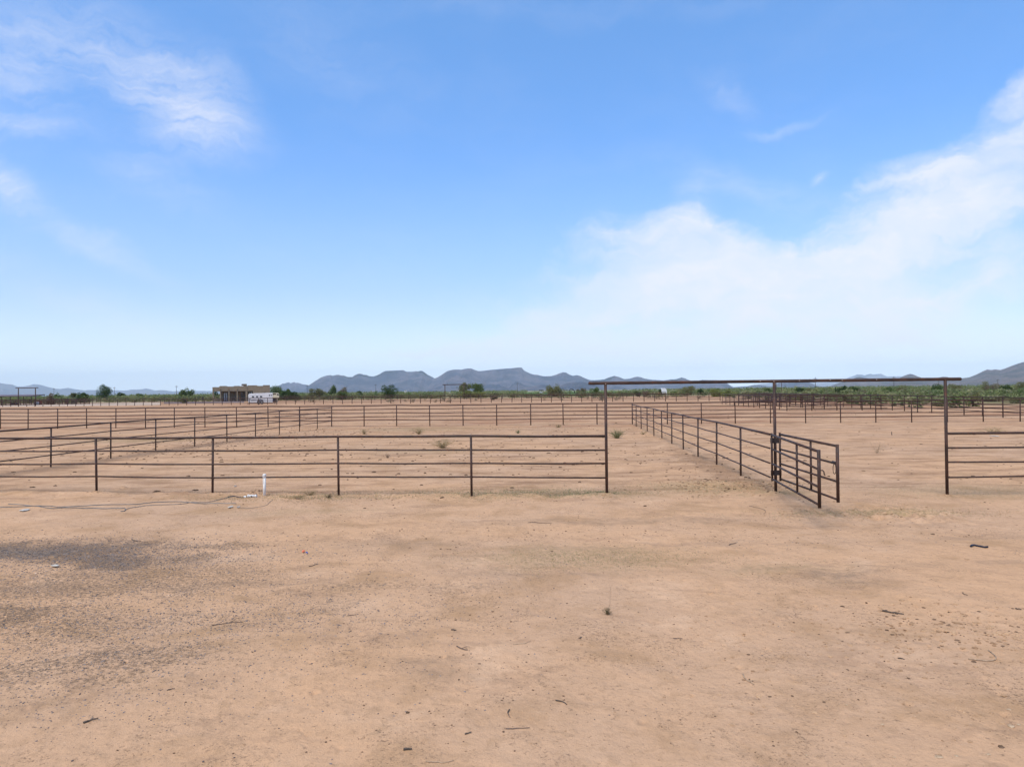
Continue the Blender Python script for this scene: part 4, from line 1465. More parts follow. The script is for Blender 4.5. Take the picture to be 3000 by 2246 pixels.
def plant(name, label, cat, px, pytop, wpx, Y, leafm, seed, n=500, leaf=None, trunk=None, group=None, zb=0.0, lumps=9, lean=0.0):
    rng = np.random.RandomState(seed)
    rnd = random.Random(seed)
    p = at(px, Y)
    top = zat(px, pytop, Y)
    w_ = wpx / F * Y
    root = empty(name, (p.x, p.y, 0), label, cat, group)
    leaf = leaf or max(.10, Y / 700.0 * .42)
    z0 = zb * top
    V = crown_arrays(rng, w_ / 2, w_ / 2, (top - z0) / 2, n, leaf, lumps)
    V[:, 2] += z0
    V[:, 0] += lean * w_ * (V[:, 2] / top - .5)
    mesh_np('crown', V, quads(len(V)), M[leafm], root, smooth=False)
    mb = MB()
    th = max(.05, top * .028)
    k = 5 if trunk is None else trunk
    for i in range(k):
        a_ = rnd.uniform(0, 2 * math.pi)
        rr = rnd.uniform(.1, .5) * w_ / 2
        x1, y1_ = math.cos(a_) * rr, math.sin(a_) * rr
        h_ = top * rnd.uniform(.5, .85)
        mb.tube([(0, 0, -.1), (x1 * .3, y1_ * .3, h_ * .3), (x1 * .7 + lean * w_ * .1, y1_ * .7, h_ * .65), (x1 + lean * w_ * .3, y1_, h_)], [th, th * .75, th * .5, th * .2], 5)
    mb.build('trunk', M['bark'], root, smooth=True)
    return root


PL = [
    # px, top y, width px, distance, material, label, name
    (308, 1129, 40, 300, 'leaf_dark', 'tallest dark green tree at left, leaning crown above the distant range', 'mesquite_tree', .12, .25),
    (242, 1151, 30, 250, 'leaf_dark', 'round dark green bush left of the tallest left tree', 'mesquite_bush', 0, 0),
    (214, 1151.5, 14, 330, 'leaf_olive', 'small round brownish tree top left of the dark round bush', 'mesquite_tree', .4, 0),
    (170, 1153.5, 17, 350, 'leaf_mid', 'small green bush near the far left utility pole', 'mesquite_bush', 0, 0),
    (147, 1154.5, 24, 225, 'leaf_grey', 'leafless brown shrub just right of the shade roof', 'desert_shrub', 0, 0),
    (355, 1150.5, 20, 420, 'leaf_dark', 'small dark tree right of the tallest left tree', 'mesquite_tree', .1, 0),
    (411, 1153.5, 20, 420, 'leaf_mid', 'low green bush midway between the left tree and the house', 'mesquite_bush', 0, 0),
    (532, 1144, 26, 290, 'leaf_mid', 'green tree clump left half, in front of the range left of the house', 'mesquite_tree', 0, 0),
    (553, 1140, 26, 292, 'leaf_mid', 'taller pointed green tree just left of the house', 'mesquite_tree', 0, .1),
    (634, 1147, 18, 275, 'leaf_dark', 'dark bush seen through the open porch at the left of the house', 'mesquite_bush', 0, 0),
    (540, 1166, 26, 215, 'leaf_olive', 'low olive shrub growing by the driveway', 'desert_shrub', 0, 0),
    (806, 1132, 34, 280, 'leaf_mid', 'leafy green tree directly behind the right corner of the house', 'mesquite_tree', .05, 0),
    (824, 1135, 20, 290, 'leaf_mid', 'rounded tree right of the one behind the house', 'mesquite_tree', .1, 0),
    (842, 1140, 13, 300, 'leaf_mid', 'small feathery tree standing alone right of the house', 'mesquite_tree', .3, 0),
    (838, 1147.5, 34, 262, 'leaf_dark', 'dense deep green bush right of the trailer', 'mesquite_bush', 0, 0),
    (862, 1148.5, 34, 262, 'leaf_dark', 'second dense green bush right of the trailer', 'mesquite_bush', 0, 0),
    (920, 1139, 32, 275, 'leaf_olive', 'pale olive shrub left half of the pair below the main range', 'palo_verde_bush', 0, 0),
    (940, 1142, 30, 277, 'leaf_olive', 'pale olive shrub right half of the pair below the main range', 'palo_verde_bush', 0, 0),
    (973, 1132.5, 23, 295, 'leaf_mid', 'upright green tree between the olive shrubs and the thin grey one', 'mesquite_tree', .1, 0),
    (1001, 1137, 28, 262, 'leaf_grey', 'thin grey-brown shrub with sparse top below the main range', 'desert_shrub', 0, 0),
    (1002, 1148, 26, 260, 'leaf_mid', 'green bush at the foot of the thin grey-brown shrub', 'mesquite_bush', 0, 0),
    (1053, 1146, 16, 430, 'leaf_dark', 'low dark bush left of the big round tree', 'mesquite_bush', 0, 0),
    (1143, 1129, 46, 265, 'leaf_dark', 'big round bright green tree below the twin-humped mountain', 'mesquite_tree', 0, 0),
    (1362, 1123, 33, 300, 'leaf_olive', 'left tree of the pair beside the distant overhead frame', 'mesquite_tree', .35, 0),
    (1399, 1124.5, 36, 300, 'leaf_mid', 'right tree of the pair, with dark leaning trunk', 'mesquite_tree', .35, -.15),
    (1363, 1145, 32, 262, 'leaf_yellow', 'yellow-green shrub under the left tree of the pair', 'palo_verde_bush', 0, 0),
    (1398, 1148, 44, 262, 'leaf_yellow', 'yellow-green shrub under the right tree of the pair', 'palo_verde_bush', 0, 0),
    (1448, 1158, 18, 205, 'leaf_grey', 'dark twiggy shrub near the fence right of the tree pair', 'desert_shrub', 0, 0),
    (1616, 1132, 28, 270, 'leaf_olive', 'left stem of the wide olive tree before the front hills', 'palo_verde_tree', 0, 0),
    (1636, 1130, 34, 270, 'leaf_olive', 'wide olive tree before the front hills, right part', 'palo_verde_tree', 0, 0),
    (1703, 1139, 26, 300, 'leaf_grey', 'brownish bush between the hoop shelter and the bright green bush', 'desert_shrub', 0, 0),
    (1744, 1137, 29, 285, 'leaf_mid', 'bright green round bush left of the left frame post', 'mesquite_bush', 0, 0),
    (1868, 1147, 17, 250, 'leaf_dark', 'dark bush under the beam, left of the white hut', 'mesquite_bush', 0, 0),
    (1893, 1146, 18, 240, 'leaf_grey', 'brown twiggy bush left of the white hut', 'desert_shrub', 0, 0),
    (1934, 1140.5, 8, 290, 'leaf_dark', 'small dark cypress-like bush touching the white hut', 'cypress_bush', 0, 0),
    (1978, 1146, 22, 262, 'leaf_mid', 'green bush just right of the white hut', 'mesquite_bush', 0, 0),
    (2009, 1132, 44, 250, 'leaf_olive', 'wide olive tree below the beam, right of the white hut', 'palo_verde_tree', 0, 0),
    (2052, 1140, 18, 300, 'leaf_dark', 'grey-green bush right of the wide olive tree below the beam', 'mesquite_bush', 0, 0),
    (2100, 1141, 36, 215, 'leaf_yellow', 'yellow-green bush below the beam left of the hinge post', 'palo_verde_bush', 0, 0),
    (2135, 1143, 34, 210, 'leaf_yellow', 'second yellow-green bush left of the hinge post', 'palo_verde_bush', 0, 0),
    (2255, 1138, 28, 260, 'leaf_mid', 'green bush right behind the hinge post', 'mesquite_bush', 0, 0),
    (2345, 1136.5, 28, 210, 'leaf_dark', 'dark green bush right of the end-on distant frame', 'mesquite_bush', 0, 0),
    (2375, 1139, 30, 205, 'leaf_olive', 'olive bush right of the dark green one near the end-on frame', 'desert_shrub', 0, 0),
    (2464, 1132.5, 23, 215, 'leaf_dark', 'left of two round dark bushes under the beam', 'mesquite_bush', 0, 0),
    (2502, 1133.5, 32, 205, 'leaf_dark', 'right of two round dark bushes under the beam', 'mesquite_bush', 0, 0),
    (2524, 1142, 20, 190, 'leaf_grey', 'grey bush touching the right one of two dark bushes', 'desert_shrub', 0, 0),
    (2448, 1136, 3, 215, 'leaf_dark', 'thin dark saguaro-like stump beside the left dark bush', 'cactus', 0, 0),
    (2600, 1136, 36, 160, 'leaf_mid', 'light green bush below the beam left of the right frame post', 'palo_verde_bush', 0, 0),
    (2640, 1131, 34, 185, 'leaf_olive', 'olive bush under the beam left of the round dark bush', 'desert_shrub', 0, 0),
    (2742, 1127.5, 42, 200, 'leaf_dark', 'large round dark green bush beside the right frame post', 'mesquite_bush', 0, 0),
    (2800, 1127, 40, 240, 'leaf_olive', 'olive bush just right of the right frame post', 'desert_shrub', 0, 0),
    (2889, 1118, 18, 215, 'leaf_olive', 'tall thin olive tree at the foot of the right mountain', 'mesquite_tree', .1, 0),
    (2905, 1127, 30, 190, 'leaf_grey', 'grey-green bush right of the tall thin olive tree', 'desert_shrub', 0, 0),
    (2945, 1129, 28, 190, 'leaf_dark', 'dark olive bush left of the right picture edge clump', 'mesquite_bush', 0, 0),
    (2998, 1120, 46, 170, 'leaf_olive', 'tall bush cut by the right edge of the picture', 'mesquite_bush', 0, 0),
    (2985, 1136, 56, 118, 'leaf_mid', 'bushy green shrub low at the right edge behind the fence', 'creosote_bush', 0, 0),
    (2925, 1142, 46, 122, 'leaf_mid', 'light green shrub behind the right fence, second from the edge', 'creosote_bush', 0, 0),
    (2850, 1152, 44, 88, 'leaf_olive', 'open twiggy shrub just outside the right fence', 'creosote_bush', 0, 0),
    (2700, 1149, 40, 108, 'leaf_olive', 'low olive shrub behind the fence left of the right frame post', 'creosote_bush', 0, 0),
]
for i, (px, py, wp, Y, lm, lb, nm, zb, lean) in enumerate(PL):
    big_ = wp > 22
    cat = 'tree' if 'tree' in nm else ('cactus' if nm == 'cactus' else 'bush')
    plant(nm, lb, cat, px, py, wp, Y, lm, 100 + i, n=(4000 if big_ else 1800) if Y > 130 else 700, leaf=max(.10, Y / 700 * .42) if Y > 130 else .11, zb=zb, lean=lean,
          lumps=12 if big_ else 8, trunk=4 if cat == 'tree' else 6)

# scrub mass -----------------------------------------------------------
def scrub(name, label, mat, count, region, hrange, seed, leaves, lk=.34):
    rng = np.random.RandomState(seed)
    tmpl = []
    for i in range(10):
        tmpl.append(crown_arrays(rng, .55, .55, .5, leaves, 0.11 if leaves > 60 else .17, 7))
    out = []
    for _ in range(count):
        x, y = region(rng)
        if x is None:
            continue
        h_ = rng.uniform(*hrange)
        w_ = h_ * rng.uniform(.9, 2.0)
        T = tmpl[rng.randint(10)]
        a_ = rng.uniform(0, 6.28)
        c_, s_ = math.cos(a_), math.sin(a_)
        V = np.empty_like(T)
        V[:, 0] = (T[:, 0] * c_ - T[:, 1] * s_) * w_ + x
        V[:, 1] = (T[:, 0] * s_ + T[:, 1] * c_) * w_ + y
        V[:, 2] = T[:, 2] * h_
        out.append(V)
    V = np.concatenate(out)
    o = mesh_np(name, V, quads(len(V)), M[mat], smooth=False)
    return tag(o, label, 'scrub', kind='stuff')


def reg_far(r0, r1, a0=-44, a1=44):
    def f(rng):
        for _ in range(30):
            r_ = math.exp(rng.uniform(math.log(r0), math.log(r1)))
            a_ = math.radians(rng.uniform(a0, a1))
            x, y = math.sin(a_) * r_, math.cos(a_) * r_
            # clumping
            if fbm(np.array([x / 45.0]), np.array([y / 45.0]), 3)[0] < -0.16:
                continue
            # leave the green field open and the yard by the house
            px = 1500 + x / y * F
            if 1535 < px < 1850 and 310 < y < 2500 and rng.rand() < .9:
                continue
            return x, y
        return None, None
    return f


def reg_right(y0, y1):
    def f(rng):
        for _ in range(30):
            y = math.exp(rng.uniform(math.log(y0), math.log(y1)))
            px = rng.uniform(2080, 3500)
            p_ = at(px, y)
            lim = 43.2 + (y - 84) * 0.1 + 5.5
            if p_.x < lim:
                continue
            if y < 150 and rng.rand() < .45 * (150 - y) / 75:
                continue
            if fbm(np.array([p_.x / 14.0]), np.array([y / 22.0]), 3)[0] < -0.10:
                continue
            return p_.x, y
        return None, None
    return f


scrub('desert_scrub', 'mixed green scrub covering the plain before the mountains', 'scrub', 2300, reg_far(272, 650, -42, 42), (1.1, 2.5), 5, 80)
scrub('far_desert_scrub', 'hazy green scrub towards the foot of the mountains', 'scrub', 4200, reg_far(600, 3500, -42, 42), (1.5, 3.4), 6, 22)
scrub('pale_scrub', 'pale green creosote scrub beyond the fence on the right side', 'scrub_pale', 640, reg_right(84, 330), (.7, 1.9), 9, 190)


# sparse low shrubs on bare soil between the third fence and the scrub
def reg_bare(rng):
    px = rng.uniform(780, 2080)
    y = rng.uniform(150, 262)
    p_ = at(px, y)
    return p_.x, y


scrub('low_dry_shrubs', 'sparse low grey shrubs on the bare soil behind the thin distant fence', 'leaf_grey', 46, reg_bare, (.5, 1.1), 14, 120)


def reg_edge(rng):
    px = rng.uniform(60, 2080)
    p_ = at(px, rng.uniform(262, 290) if px < 1500 else rng.uniform(232, 275))
    return p_.x, p_.y


scrub('scrub_edge', 'darker brush along the near edge of the green scrub', 'scrub', 260, reg_edge, (.9, 2.0), 15, 110)


# ------------------------------------------------------------------ dry weeds in the pens
def weed(name, label, px, py, wpx, hpx, mat, n, seed, rad=.006, upright=.5, group=None):
    rnd = random.Random(seed)
    p = gnd(px, py)
    z = gz(p.x, p.y)
    s = math.hypot(p.x, p.y) / F
    w_, h_ = wpx * s / 2, hpx * s
    mb = MB()
    for i in range(n):
        a_ = rnd.uniform(0, 2 * math.pi)
        sp = rnd.uniform(.15, 1.0)
        hh_ = h_ * (rnd.uniform(.35, 1.0)) * (1 - .35 * sp)
        x1, y1_ = math.cos(a_) * w_ * sp, math.sin(a_) * w_ * sp
        b0 = (rnd.uniform(-.1, .1) * w_, rnd.uniform(-.1, .1) * w_, -.02)
        m1 = (x1 * .45 + rnd.uniform(-.08, .08) * w_, y1_ * .45, hh_ * (.4 + upright * .3))
        e_ = (x1, y1_, hh_)
        mb.tube([b0, m1, e_], [rad, rad * .8, rad * .35], 4)
        for _ in range(2):
            t_ = rnd.uniform(.3, .9)
            q = tuple(m1[k] + (e_[k] - m1[k]) * t_ for k in range(3))
            e2 = (q[0] + rnd.uniform(-.3, .3) * w_, q[1] + rnd.uniform(-.3, .3) * w_, max(.01, q[2] + rnd.uniform(-.1, .35) * h_))
            mb.tube([q, e2], [rad * .6, rad * .25], 3)
    o = mb.build(name, M[mat], loc=(p.x, p.y, z))
    return tag(o, label, 'weed', group)


weed('dry_weed', 'largest dry tumbleweed-like bush in the middle pen, above the near fence rail', 1296, 1311, 78, 36, 'drygrass', 70, 1, .007)
weed('dry_weed', 'small upright dry sprig between the near fence rails in the middle pen', 1135, 1343, 24, 16, 'stick', 12, 2, .006, 1)
weed('dry_weed', 'pale dry tuft left of centre just in front of the far pen fence', 1067, 1271, 38, 19, 'drygrass', 34, 3, .008)
weed('dry_weed', 'pale spreading dry tuft centre, in front of the far pen fence', 1227, 1271, 56, 24, 'drygrass', 42, 4, .008)
weed('dry_weed', 'small grey-green tuft right of the centre tufts in front of the far pen fence', 1517, 1269, 22, 11, 'greengrass', 26, 5, .009)
weed('dry_weed', 'low brownish tuft at the foot of a far pen fence post right of centre', 1635, 1252, 28, 11, 'drygrass', 28, 6, .009)
weed('green_weed', 'greenish spiky tuft just right of the left frame post', 1807, 1283, 58, 30, 'greengrass', 90, 7, .008, .7)
weed('dry_weed', 'small pinkish tuft at the start of the receding lane fence', 1883, 1272, 34, 14, 'drygrass', 26, 8, .007)
weed('dry_weed', 'bare branching twig bush between the open gates and the right frame post', 2570, 1328, 66, 38, 'palestick', 16, 9, .005, .8)
weed('dry_weed', 'dry spreading weed behind the fence at the right edge', 2905, 1270, 92, 18, 'drygrass', 60, 10, .006)
weed('dry_weed', 'dark bent stub of a weed left of the right frame post', 2613, 1274, 5, 11, 'darkstick', 3, 11, .014, 1)
weed('dry_weed', 'dry straw tuft beside the white standpipe', 905, 1451, 60, 22, 'drygrass', 36, 12, .0035)
weed('dry_weed', 'dark scruffy weed at the foot of the third near fence post', 962, 1461, 34, 15, 'weed', 30, 13, .004)
weed('dry_weed', 'fine pale straw lying right of the white standpipe', 868, 1462, 80, 9, 'drygrass', 50, 14, .003)
w0 = weed('seedling_weed', 'small brown foreground weed with one tall thin bent stem', 1780, 1800, 40, 22, 'weed', 46, 15, .0022)
mb = MB().tube([(0, 0, 0), (.03, 0, .12), (.035, .01, .26), (.05, .015, .36)], [.004, .0035, .003, .0015], 5)
o = mb.build('stem', M['palestick'], w0)

# ------------------------------------------------------------------ standpipe, tee, hoses, litter
p = gnd(775, 1455)
z = gz(p.x, p.y)
r = empty('standpipe', (p.x, p.y, z), 'white plastic standpipe with a rounded cap beside the near fence', 'pipe')
MB().lathe([(.036, -.1), (.036, .50)], 20).build('tube', M['pvc'], r, smooth=True)
MB().lathe([(.036, .475), (.045, .48), (.045, .545), (.040, .562), (.026, .572), (.006, .576)], 20).build('cap', M['pvc'], r, smooth=True)
M['drip'] = simple('rust_drip', (0.32, 0.24, 0.16), (0.42, 0.33, 0.24), 20, .8)
MB().box(-.012, -.004, -.0375, -.034, .30, .47).build('rust_drip', M['drip'], r)

p = gnd(739, 1460)
z = gz(p.x, p.y)
r = empty('pipe_fitting', (p.x, p.y, z), 'white plastic tee fitting lying on the ground left of the standpipe', 'pipe fitting', rz=-.06)
MB().tube([(-.115, 0, .036), (-.075, 0, .036)], .040, 16).build('collar', M['pvc'], r, smooth=True)
MB().tube([(-.075, 0, .036), (.075, 0, .036)], .034, 16).build('body', M['pvc'], r, smooth=True)
MB().tube([(.075, 0, .036), (.12, 0, .036)], .040, 16).build('collar', M['pvc'], r, smooth=True)
MB().tube([(0, 0, .036), (0, -.055, .030)], .030, 16).build('branch', M['pvc'], r, smooth=True)
MB().tube([(0, -.0555, .030), (0, -.058, .030)], .023, 16).build('opening', M['hole'], r, smooth=True)  # dark disc paints the shade inside the branch mouth
p = gnd(718, 1460)
tag(MB().tube([(-.03, 0, .02), (.03, 0, .02)], .026, 12).build('hose_connector', M['pvc'], loc=(p.x, p.y, gz(p.x, p.y))), 'small white connector at the end of the black tube left of the tee', 'connector')


def cable(name, label, cat, pts, r_, mat, n=6, sub=4, jig=.004):
    rnd = random.Random(len(pts) * 7 + int(r_ * 1e5))
    P = [gnd(*q) for q in pts]
    c0 = P[0]
    line = []
    for i in range(len(P) - 1):
        a_, b_ = P[i], P[i + 1]
        p0 = P[i - 1] if i else a_
        p3 = P[i + 2] if i + 2 < len(P) else b_
        for k in range(sub):
            t = k / sub
            q = 0.5 * ((2 * a_) + (-p0 + b_) * t + (2 * p0 - 5 * a_ + 4 * b_ - p3) * t * t + (-p0 + 3 * a_ - 3 * b_ + p3) * t ** 3)
            line.append(q)
    line.append(P[-1])
    out = [(q.x - c0.x, q.y - c0.y, gz(q.x, q.y) + r_ * .9 + rnd.uniform(0, jig)) for q in line]
    o = MB().tube(out, r_, n).build(name, M[mat], loc=(c0.x, c0.y, 0), smooth=True)
    return tag(o, label, cat)


S = 900 / 2212.0
cv = lambda L: [(x * S, 1340 + y * S) for x, y in L]
cable('grey_hose', 'longest grey hose lying along the ground at left, nearest the fence', 'hose', cv([(60, 348), (150, 355), (230, 362), (370, 362), (450, 368), (570, 363), (700, 357), (850, 352), (990, 348), (1050, 340), (1160, 333), (1300, 330), (1400, 337), (1500, 339), (1600, 337), (1700, 338)]), .0095, 'hose')
cable('grey_hose', 'looped grey hose with a hooked bend lying in front of the longest one', 'hose', cv([(-120, 372), (0, 370), (100, 369), (230, 363), (300, 368), (380, 378), (470, 374), (620, 379), (760, 380), (880, 378), (905, 384), (895, 396), (868, 399)]), .0095, 'hose')
cable('grey_hose', 'thin grey hose running up to the tee fitting', 'hose', cv([(905, 384), (960, 371), (1100, 353), (1300, 347), (1380, 332), (1500, 330), (1580, 312), (1650, 298), (1680, 293)]), .0075, 'hose')
cable('black_tube', 'black tube leading to the small white connector by the tee', 'tube', cv([(1640, 296), (1680, 291), (1720, 297), (1758, 297)]), .012, 'black')
cable('grey_hose', 'faint thin grey wire curling near the standpipe foot', 'wire', cv([(1720, 368), (1800, 366), (1870, 357), (1920, 345), (1945, 325), (1965, 312)]), .004, 'hose')
cable('black_hose', 'short bent piece of black hose lying in the right foreground', 'hose', [(2844, 1603), (2852, 1599), (2868, 1600), (2882, 1602.5), (2894, 1602.5)], .017, 'black')


def litter(name, label, px, py, wpx, hpx, mat, seed, cat='litter'):
    p = gnd(px, py)
    s = p.y / F
    rnd = np.random.RandomState(seed)
    n = 9
    w_ = wpx * s / 2
    l_ = hpx * (p.y ** 2 + p.x ** 2) / (F * H) / 2
    V = []
    for k in range(n):
        a_ = 2 * math.pi * k / n
        rr = rnd.uniform(.55, 1.0)
        V.append((math.cos(a_) * w_ * rr, math.sin(a_) * l_ * rr, rnd.uniform(.004, .03)))
    mb = MB()
    top = [(x, y, z_ + .012) for x, y, z_ in V]
    mb.v = V + top + [(0, 0, .045)]
    c_ = len(mb.v) - 1
    for k in range(n):
        j = (k + 1) % n
        mb.f.append((k, j, n + j, n + k))
        mb.f.append((n + k, n + j, c_))
    mb.f.append(tuple(reversed(range(n))))
    return tag(mb.build(name, M[mat], loc=(p.x, p.y, gz(p.x, p.y))), label, cat)


litter('paper_scrap', 'crumpled white scrap lying on the dark gravel patch at left', 162, 1665, 34, 5, 'paper', 1)
litter('paper_scrap', 'small white scrap below the grey hoses at far left', 71, 1500, 24, 6, 'paper', 2)
litter('paper_scrap', 'flat white sliver between the hoses and the standpipe', 675, 1490, 20, 4, 'paper', 3)
litter('paper_scrap', 'tiny white chip right of the flat white sliver', 699, 1490, 5, 4, 'paper', 4)
litter('plastic_scrap', 'small orange-red scrap on the soil left of centre', 889, 1621, 14, 3, 'orange', 5)
litter('plastic_scrap', 'tiny blue scrap touching the orange-red one', 899, 1625, 6, 3, 'blueplastic', 6)
litter('paper_scrap', 'tiny white scrap in the pen behind the near fence', 689, 1428, 5, 3, 'paper', 7)
litter('paper_scrap', 'white bits of litter by the dry weed near the right edge', 2912, 1277, 12, 3, 'paper', 8)


def stick(label, x0, y0, x1, y1, r_=.008, mat='stick', seed=1, bend=.12, fork=False):
    a_, b_ = gnd(x0, y0), gnd(x1, y1)
    rnd = random.Random(seed)
    d = b_ - a_
    nrm = Vector((-d.y, d.x, 0))
    line, rs = [], []
    N = 7
    bb = rnd.choice((-1, 1)) * bend
    for k in range(N + 1):
        t = k / N
        q = a_ + d * t + nrm * (bb * math.sin(math.pi * t) + rnd.uniform(-.02, .02))
        line.append((q.x - a_.x, q.y - a_.y, gz(q.x, q.y) + r_ * .8 + rnd.uniform(0, .006)))
        rs.append(r_ * (1 - .45 * t) * rnd.uniform(.85, 1.1))
    mb = MB().tube(line, rs, 7)
    if fork:
        q = Vector(line[4])
        mb.tube([q, q + d * .2 + nrm * .22 + Vector((0, 0, .02)), q + d * .3 + nrm * .42 + Vector((0, 0, .01))], [r_ * .6, r_ * .45, r_ * .2], 5)
    return tag(mb.build('stick', M[mat], loc=(a_.x, a_.y, 0), smooth=True), label, 'stick')


STK = [
    ('straight dark stick lying in the right foreground below the black hose', 2585, 1795, 2648, 1806, .011, 'darkstick', .02, False),
    ('pale curved twig low at the right among the hoof marks', 2836, 1941, 2897, 1916, .007, 'palestick', -.35, False),
    ('pale forked twig lying right of centre in the foreground', 2178, 1982, 2211, 2013, .006, 'palestick', .1, True),
    ('short thin brown twig midway between the seedling and the right sticks', 1972, 1870, 1999, 1869, .005, 'stick', .05, False),
    ('short pale brown twig below the open gates', 2136, 1598, 2158, 1593, .008, 'stick', .1, False),
    ('dark slanting twig in the lower middle foreground', 1628, 2062, 1661, 2076, .006, 'darkstick', .12, False),
    ('tiny upright twig left of the dark slanting one', 1493, 2089, 1496, 2109, .005, 'stick', .15, False),
    ('short dark twig in the lower middle near the bottom', 1362, 2160, 1381, 2156, .006, 'darkstick', .05, False),
    ('dark flat piece of bark near the bottom edge, left of centre', 1182, 2206, 1207, 2204, .010, 'darkstick', .05, False),
    ('brown bent twig in the middle of the foreground', 1339, 1898, 1370, 1910, .006, 'stick', .12, True),
    ('pale long twig right of the brown bent one', 1503, 1893, 1555, 1884, .004, 'palestick', .15, False),
    ('thin straw-like twig low in the middle', 1482, 2144, 1552, 2142, .004, 'stick', .04, False),
    ('long pale twig at the bottom edge left of centre', 1247, 2238, 1330, 2234, .004, 'palestick', .06, False),
    ('small dark chip of wood above the brown bent twig', 1322, 1850, 1337, 1851, .008, 'darkstick', .05, False),
    ('long thin brown twig on the soil before the left frame post', 1548, 1534, 1616, 1535, .007, 'stick', .02, False),
    ('dark stick at the lower left corner', 244, 2124, 288, 2111, .008, 'darkstick', .05, False),
    ('short curved twig in the left foreground', 490, 2029, 512, 2024, .005, 'stick', .15, False),
    ('twiggy long stick on the left middle ground', 622, 1832, 712, 1823, .005, 'stick', .05, True),
    ('brown curled strip of bark right of the dark gravel', 387, 1583, 413, 1588, .010, 'darkstick', .12, False),
    ('small brown twig under the orange scrap at left', 905, 1660, 930, 1652, .006, 'stick', .1, False),
    ('thin brown twig at the left of the open foreground', 1018, 1808, 1046, 1805, .004, 'stick', .05, False),
    ('pinkish thin twig on the soil under the open gates', 2195, 1485, 2235, 1507, .005, 'stick', .18, False),
    ('small dark twig right of the straight dark stick', 2820, 1745, 2836, 1753, .006, 'darkstick', .1, False),
    ('dark chip at the right edge of the foreground', 2975, 1793, 2993, 1795, .008, 'darkstick', .1, False),
    ('little dark twig low in the right foreground', 2630, 1938, 2650, 1942, .006, 'darkstick', .1, False),
    ('dark stick lying in the pen right of the overhead frame post', 2727, 1256, 2746, 1257, .013, 'darkstick', .03, False),
]
for i, (lb, x0, y0, x1, y1, r_, mt, bd, fk) in enumerate(STK):
    stick(lb, x0, y0, x1, y1, r_, mt, 60 + i, bd, fk)


# stones --------------------------------------------------------------
def rock_arrays(rng, s, flat=.6, sub=1):
    ico = []
    t = (1 + 5 ** .5) / 2
    V = np.array([(-1, t, 0), (1, t, 0), (-1, -t, 0), (1, -t, 0), (0, -1, t), (0, 1, t), (0, -1, -t), (0, 1, -t), (t, 0, -1), (t, 0, 1), (-t, 0, -1), (-t, 0, 1)], float)
    V /= np.linalg.norm(V[0])
    Fc = [(0, 11, 5), (0, 5, 1), (0, 1, 7), (0, 7, 10), (0, 10, 11), (1, 5, 9), (5, 11, 4), (11, 10, 2), (10, 7, 6), (7, 1, 8), (3, 9, 4), (3, 4, 2), (3, 2, 6), (3, 6, 8), (3, 8, 9), (4, 9, 5), (2, 4, 11), (6, 2, 10), (8, 6, 7), (9, 8, 1)]
    V = list(map(tuple, V))
    for _ in range(sub):
        cache, nf = {}, []

        def mid_(a_, b_):
            k = (min(a_, b_), max(a_, b_))
            if k not in cache:
                m_ = np.array(V[a_]) + np.array(V[b_])
                m_ /= np.linalg.norm(m_)
                cache[k] = len(V)
                V.append(tuple(m_))
            return cache[k]
        for a_, b_, c_ in Fc:
            x, y, z_ = mid_(a_, b_), mid_(b_, c_), mid_(c_, a_)
            nf += [(a_, x, z_), (b_, y, x), (c_, z_, y), (x, y, z_)]
        Fc = nf
    V = np.array(V)
    V = V * rng.uniform(.75, 1.2, (len(V), 1))
    V *= np.array([s * rng.uniform(.8, 1.5), s * rng.uniform(.7, 1.1), s * flat])
    return V, np.array(Fc)


STN = [(2962, 2135, 15, 'pale stone near the lower right edge, left of a pair'), (2985, 2132, 9, 'smaller pale stone touching the pair at the lower right edge'),
       (2480, 2075, 8, 'small pale stone in the lower right foreground, left group'), (2750, 2227, 14, 'wide pale flat stone at the bottom right'),
       (2802, 2224, 11, 'pale stone right of the wide flat one at the bottom right'), (2585, 2130, 9, 'light stone above the bottom right flat stones'),
       (2363, 2220, 9, 'lone pale stone at the bottom right of centre'), (2955, 2091, 8, 'small pale pebble at the right edge above the pair'),
       (2620, 2248 - 20, 9, 'pale stone near the bottom edge left of the flat one'), (2256, 2049, 8, 'flat brown stone in the foreground right of centre'),
       (2895, 2218, 10, 'pale flat stone close to the lower right corner'), (2933, 2196, 12, 'brown rounded stone at the lower right corner')]
for i, (px, py, wp, lb) in enumerate(STN):
    rng = np.random.RandomState(300 + i)
    p = gnd(px, py)
    s = wp * math.hypot(p.x, p.y) / F * .5
    V, Fc = rock_arrays(rng, s, .45)
    o = mesh_np('stone', V, Fc, M['stone'] if i not in (9, 11) else M['clod'], loc=(p.x, p.y, gz(p.x, p.y) + s * .12), smooth=False)
    tag(o, lb, 'stone')


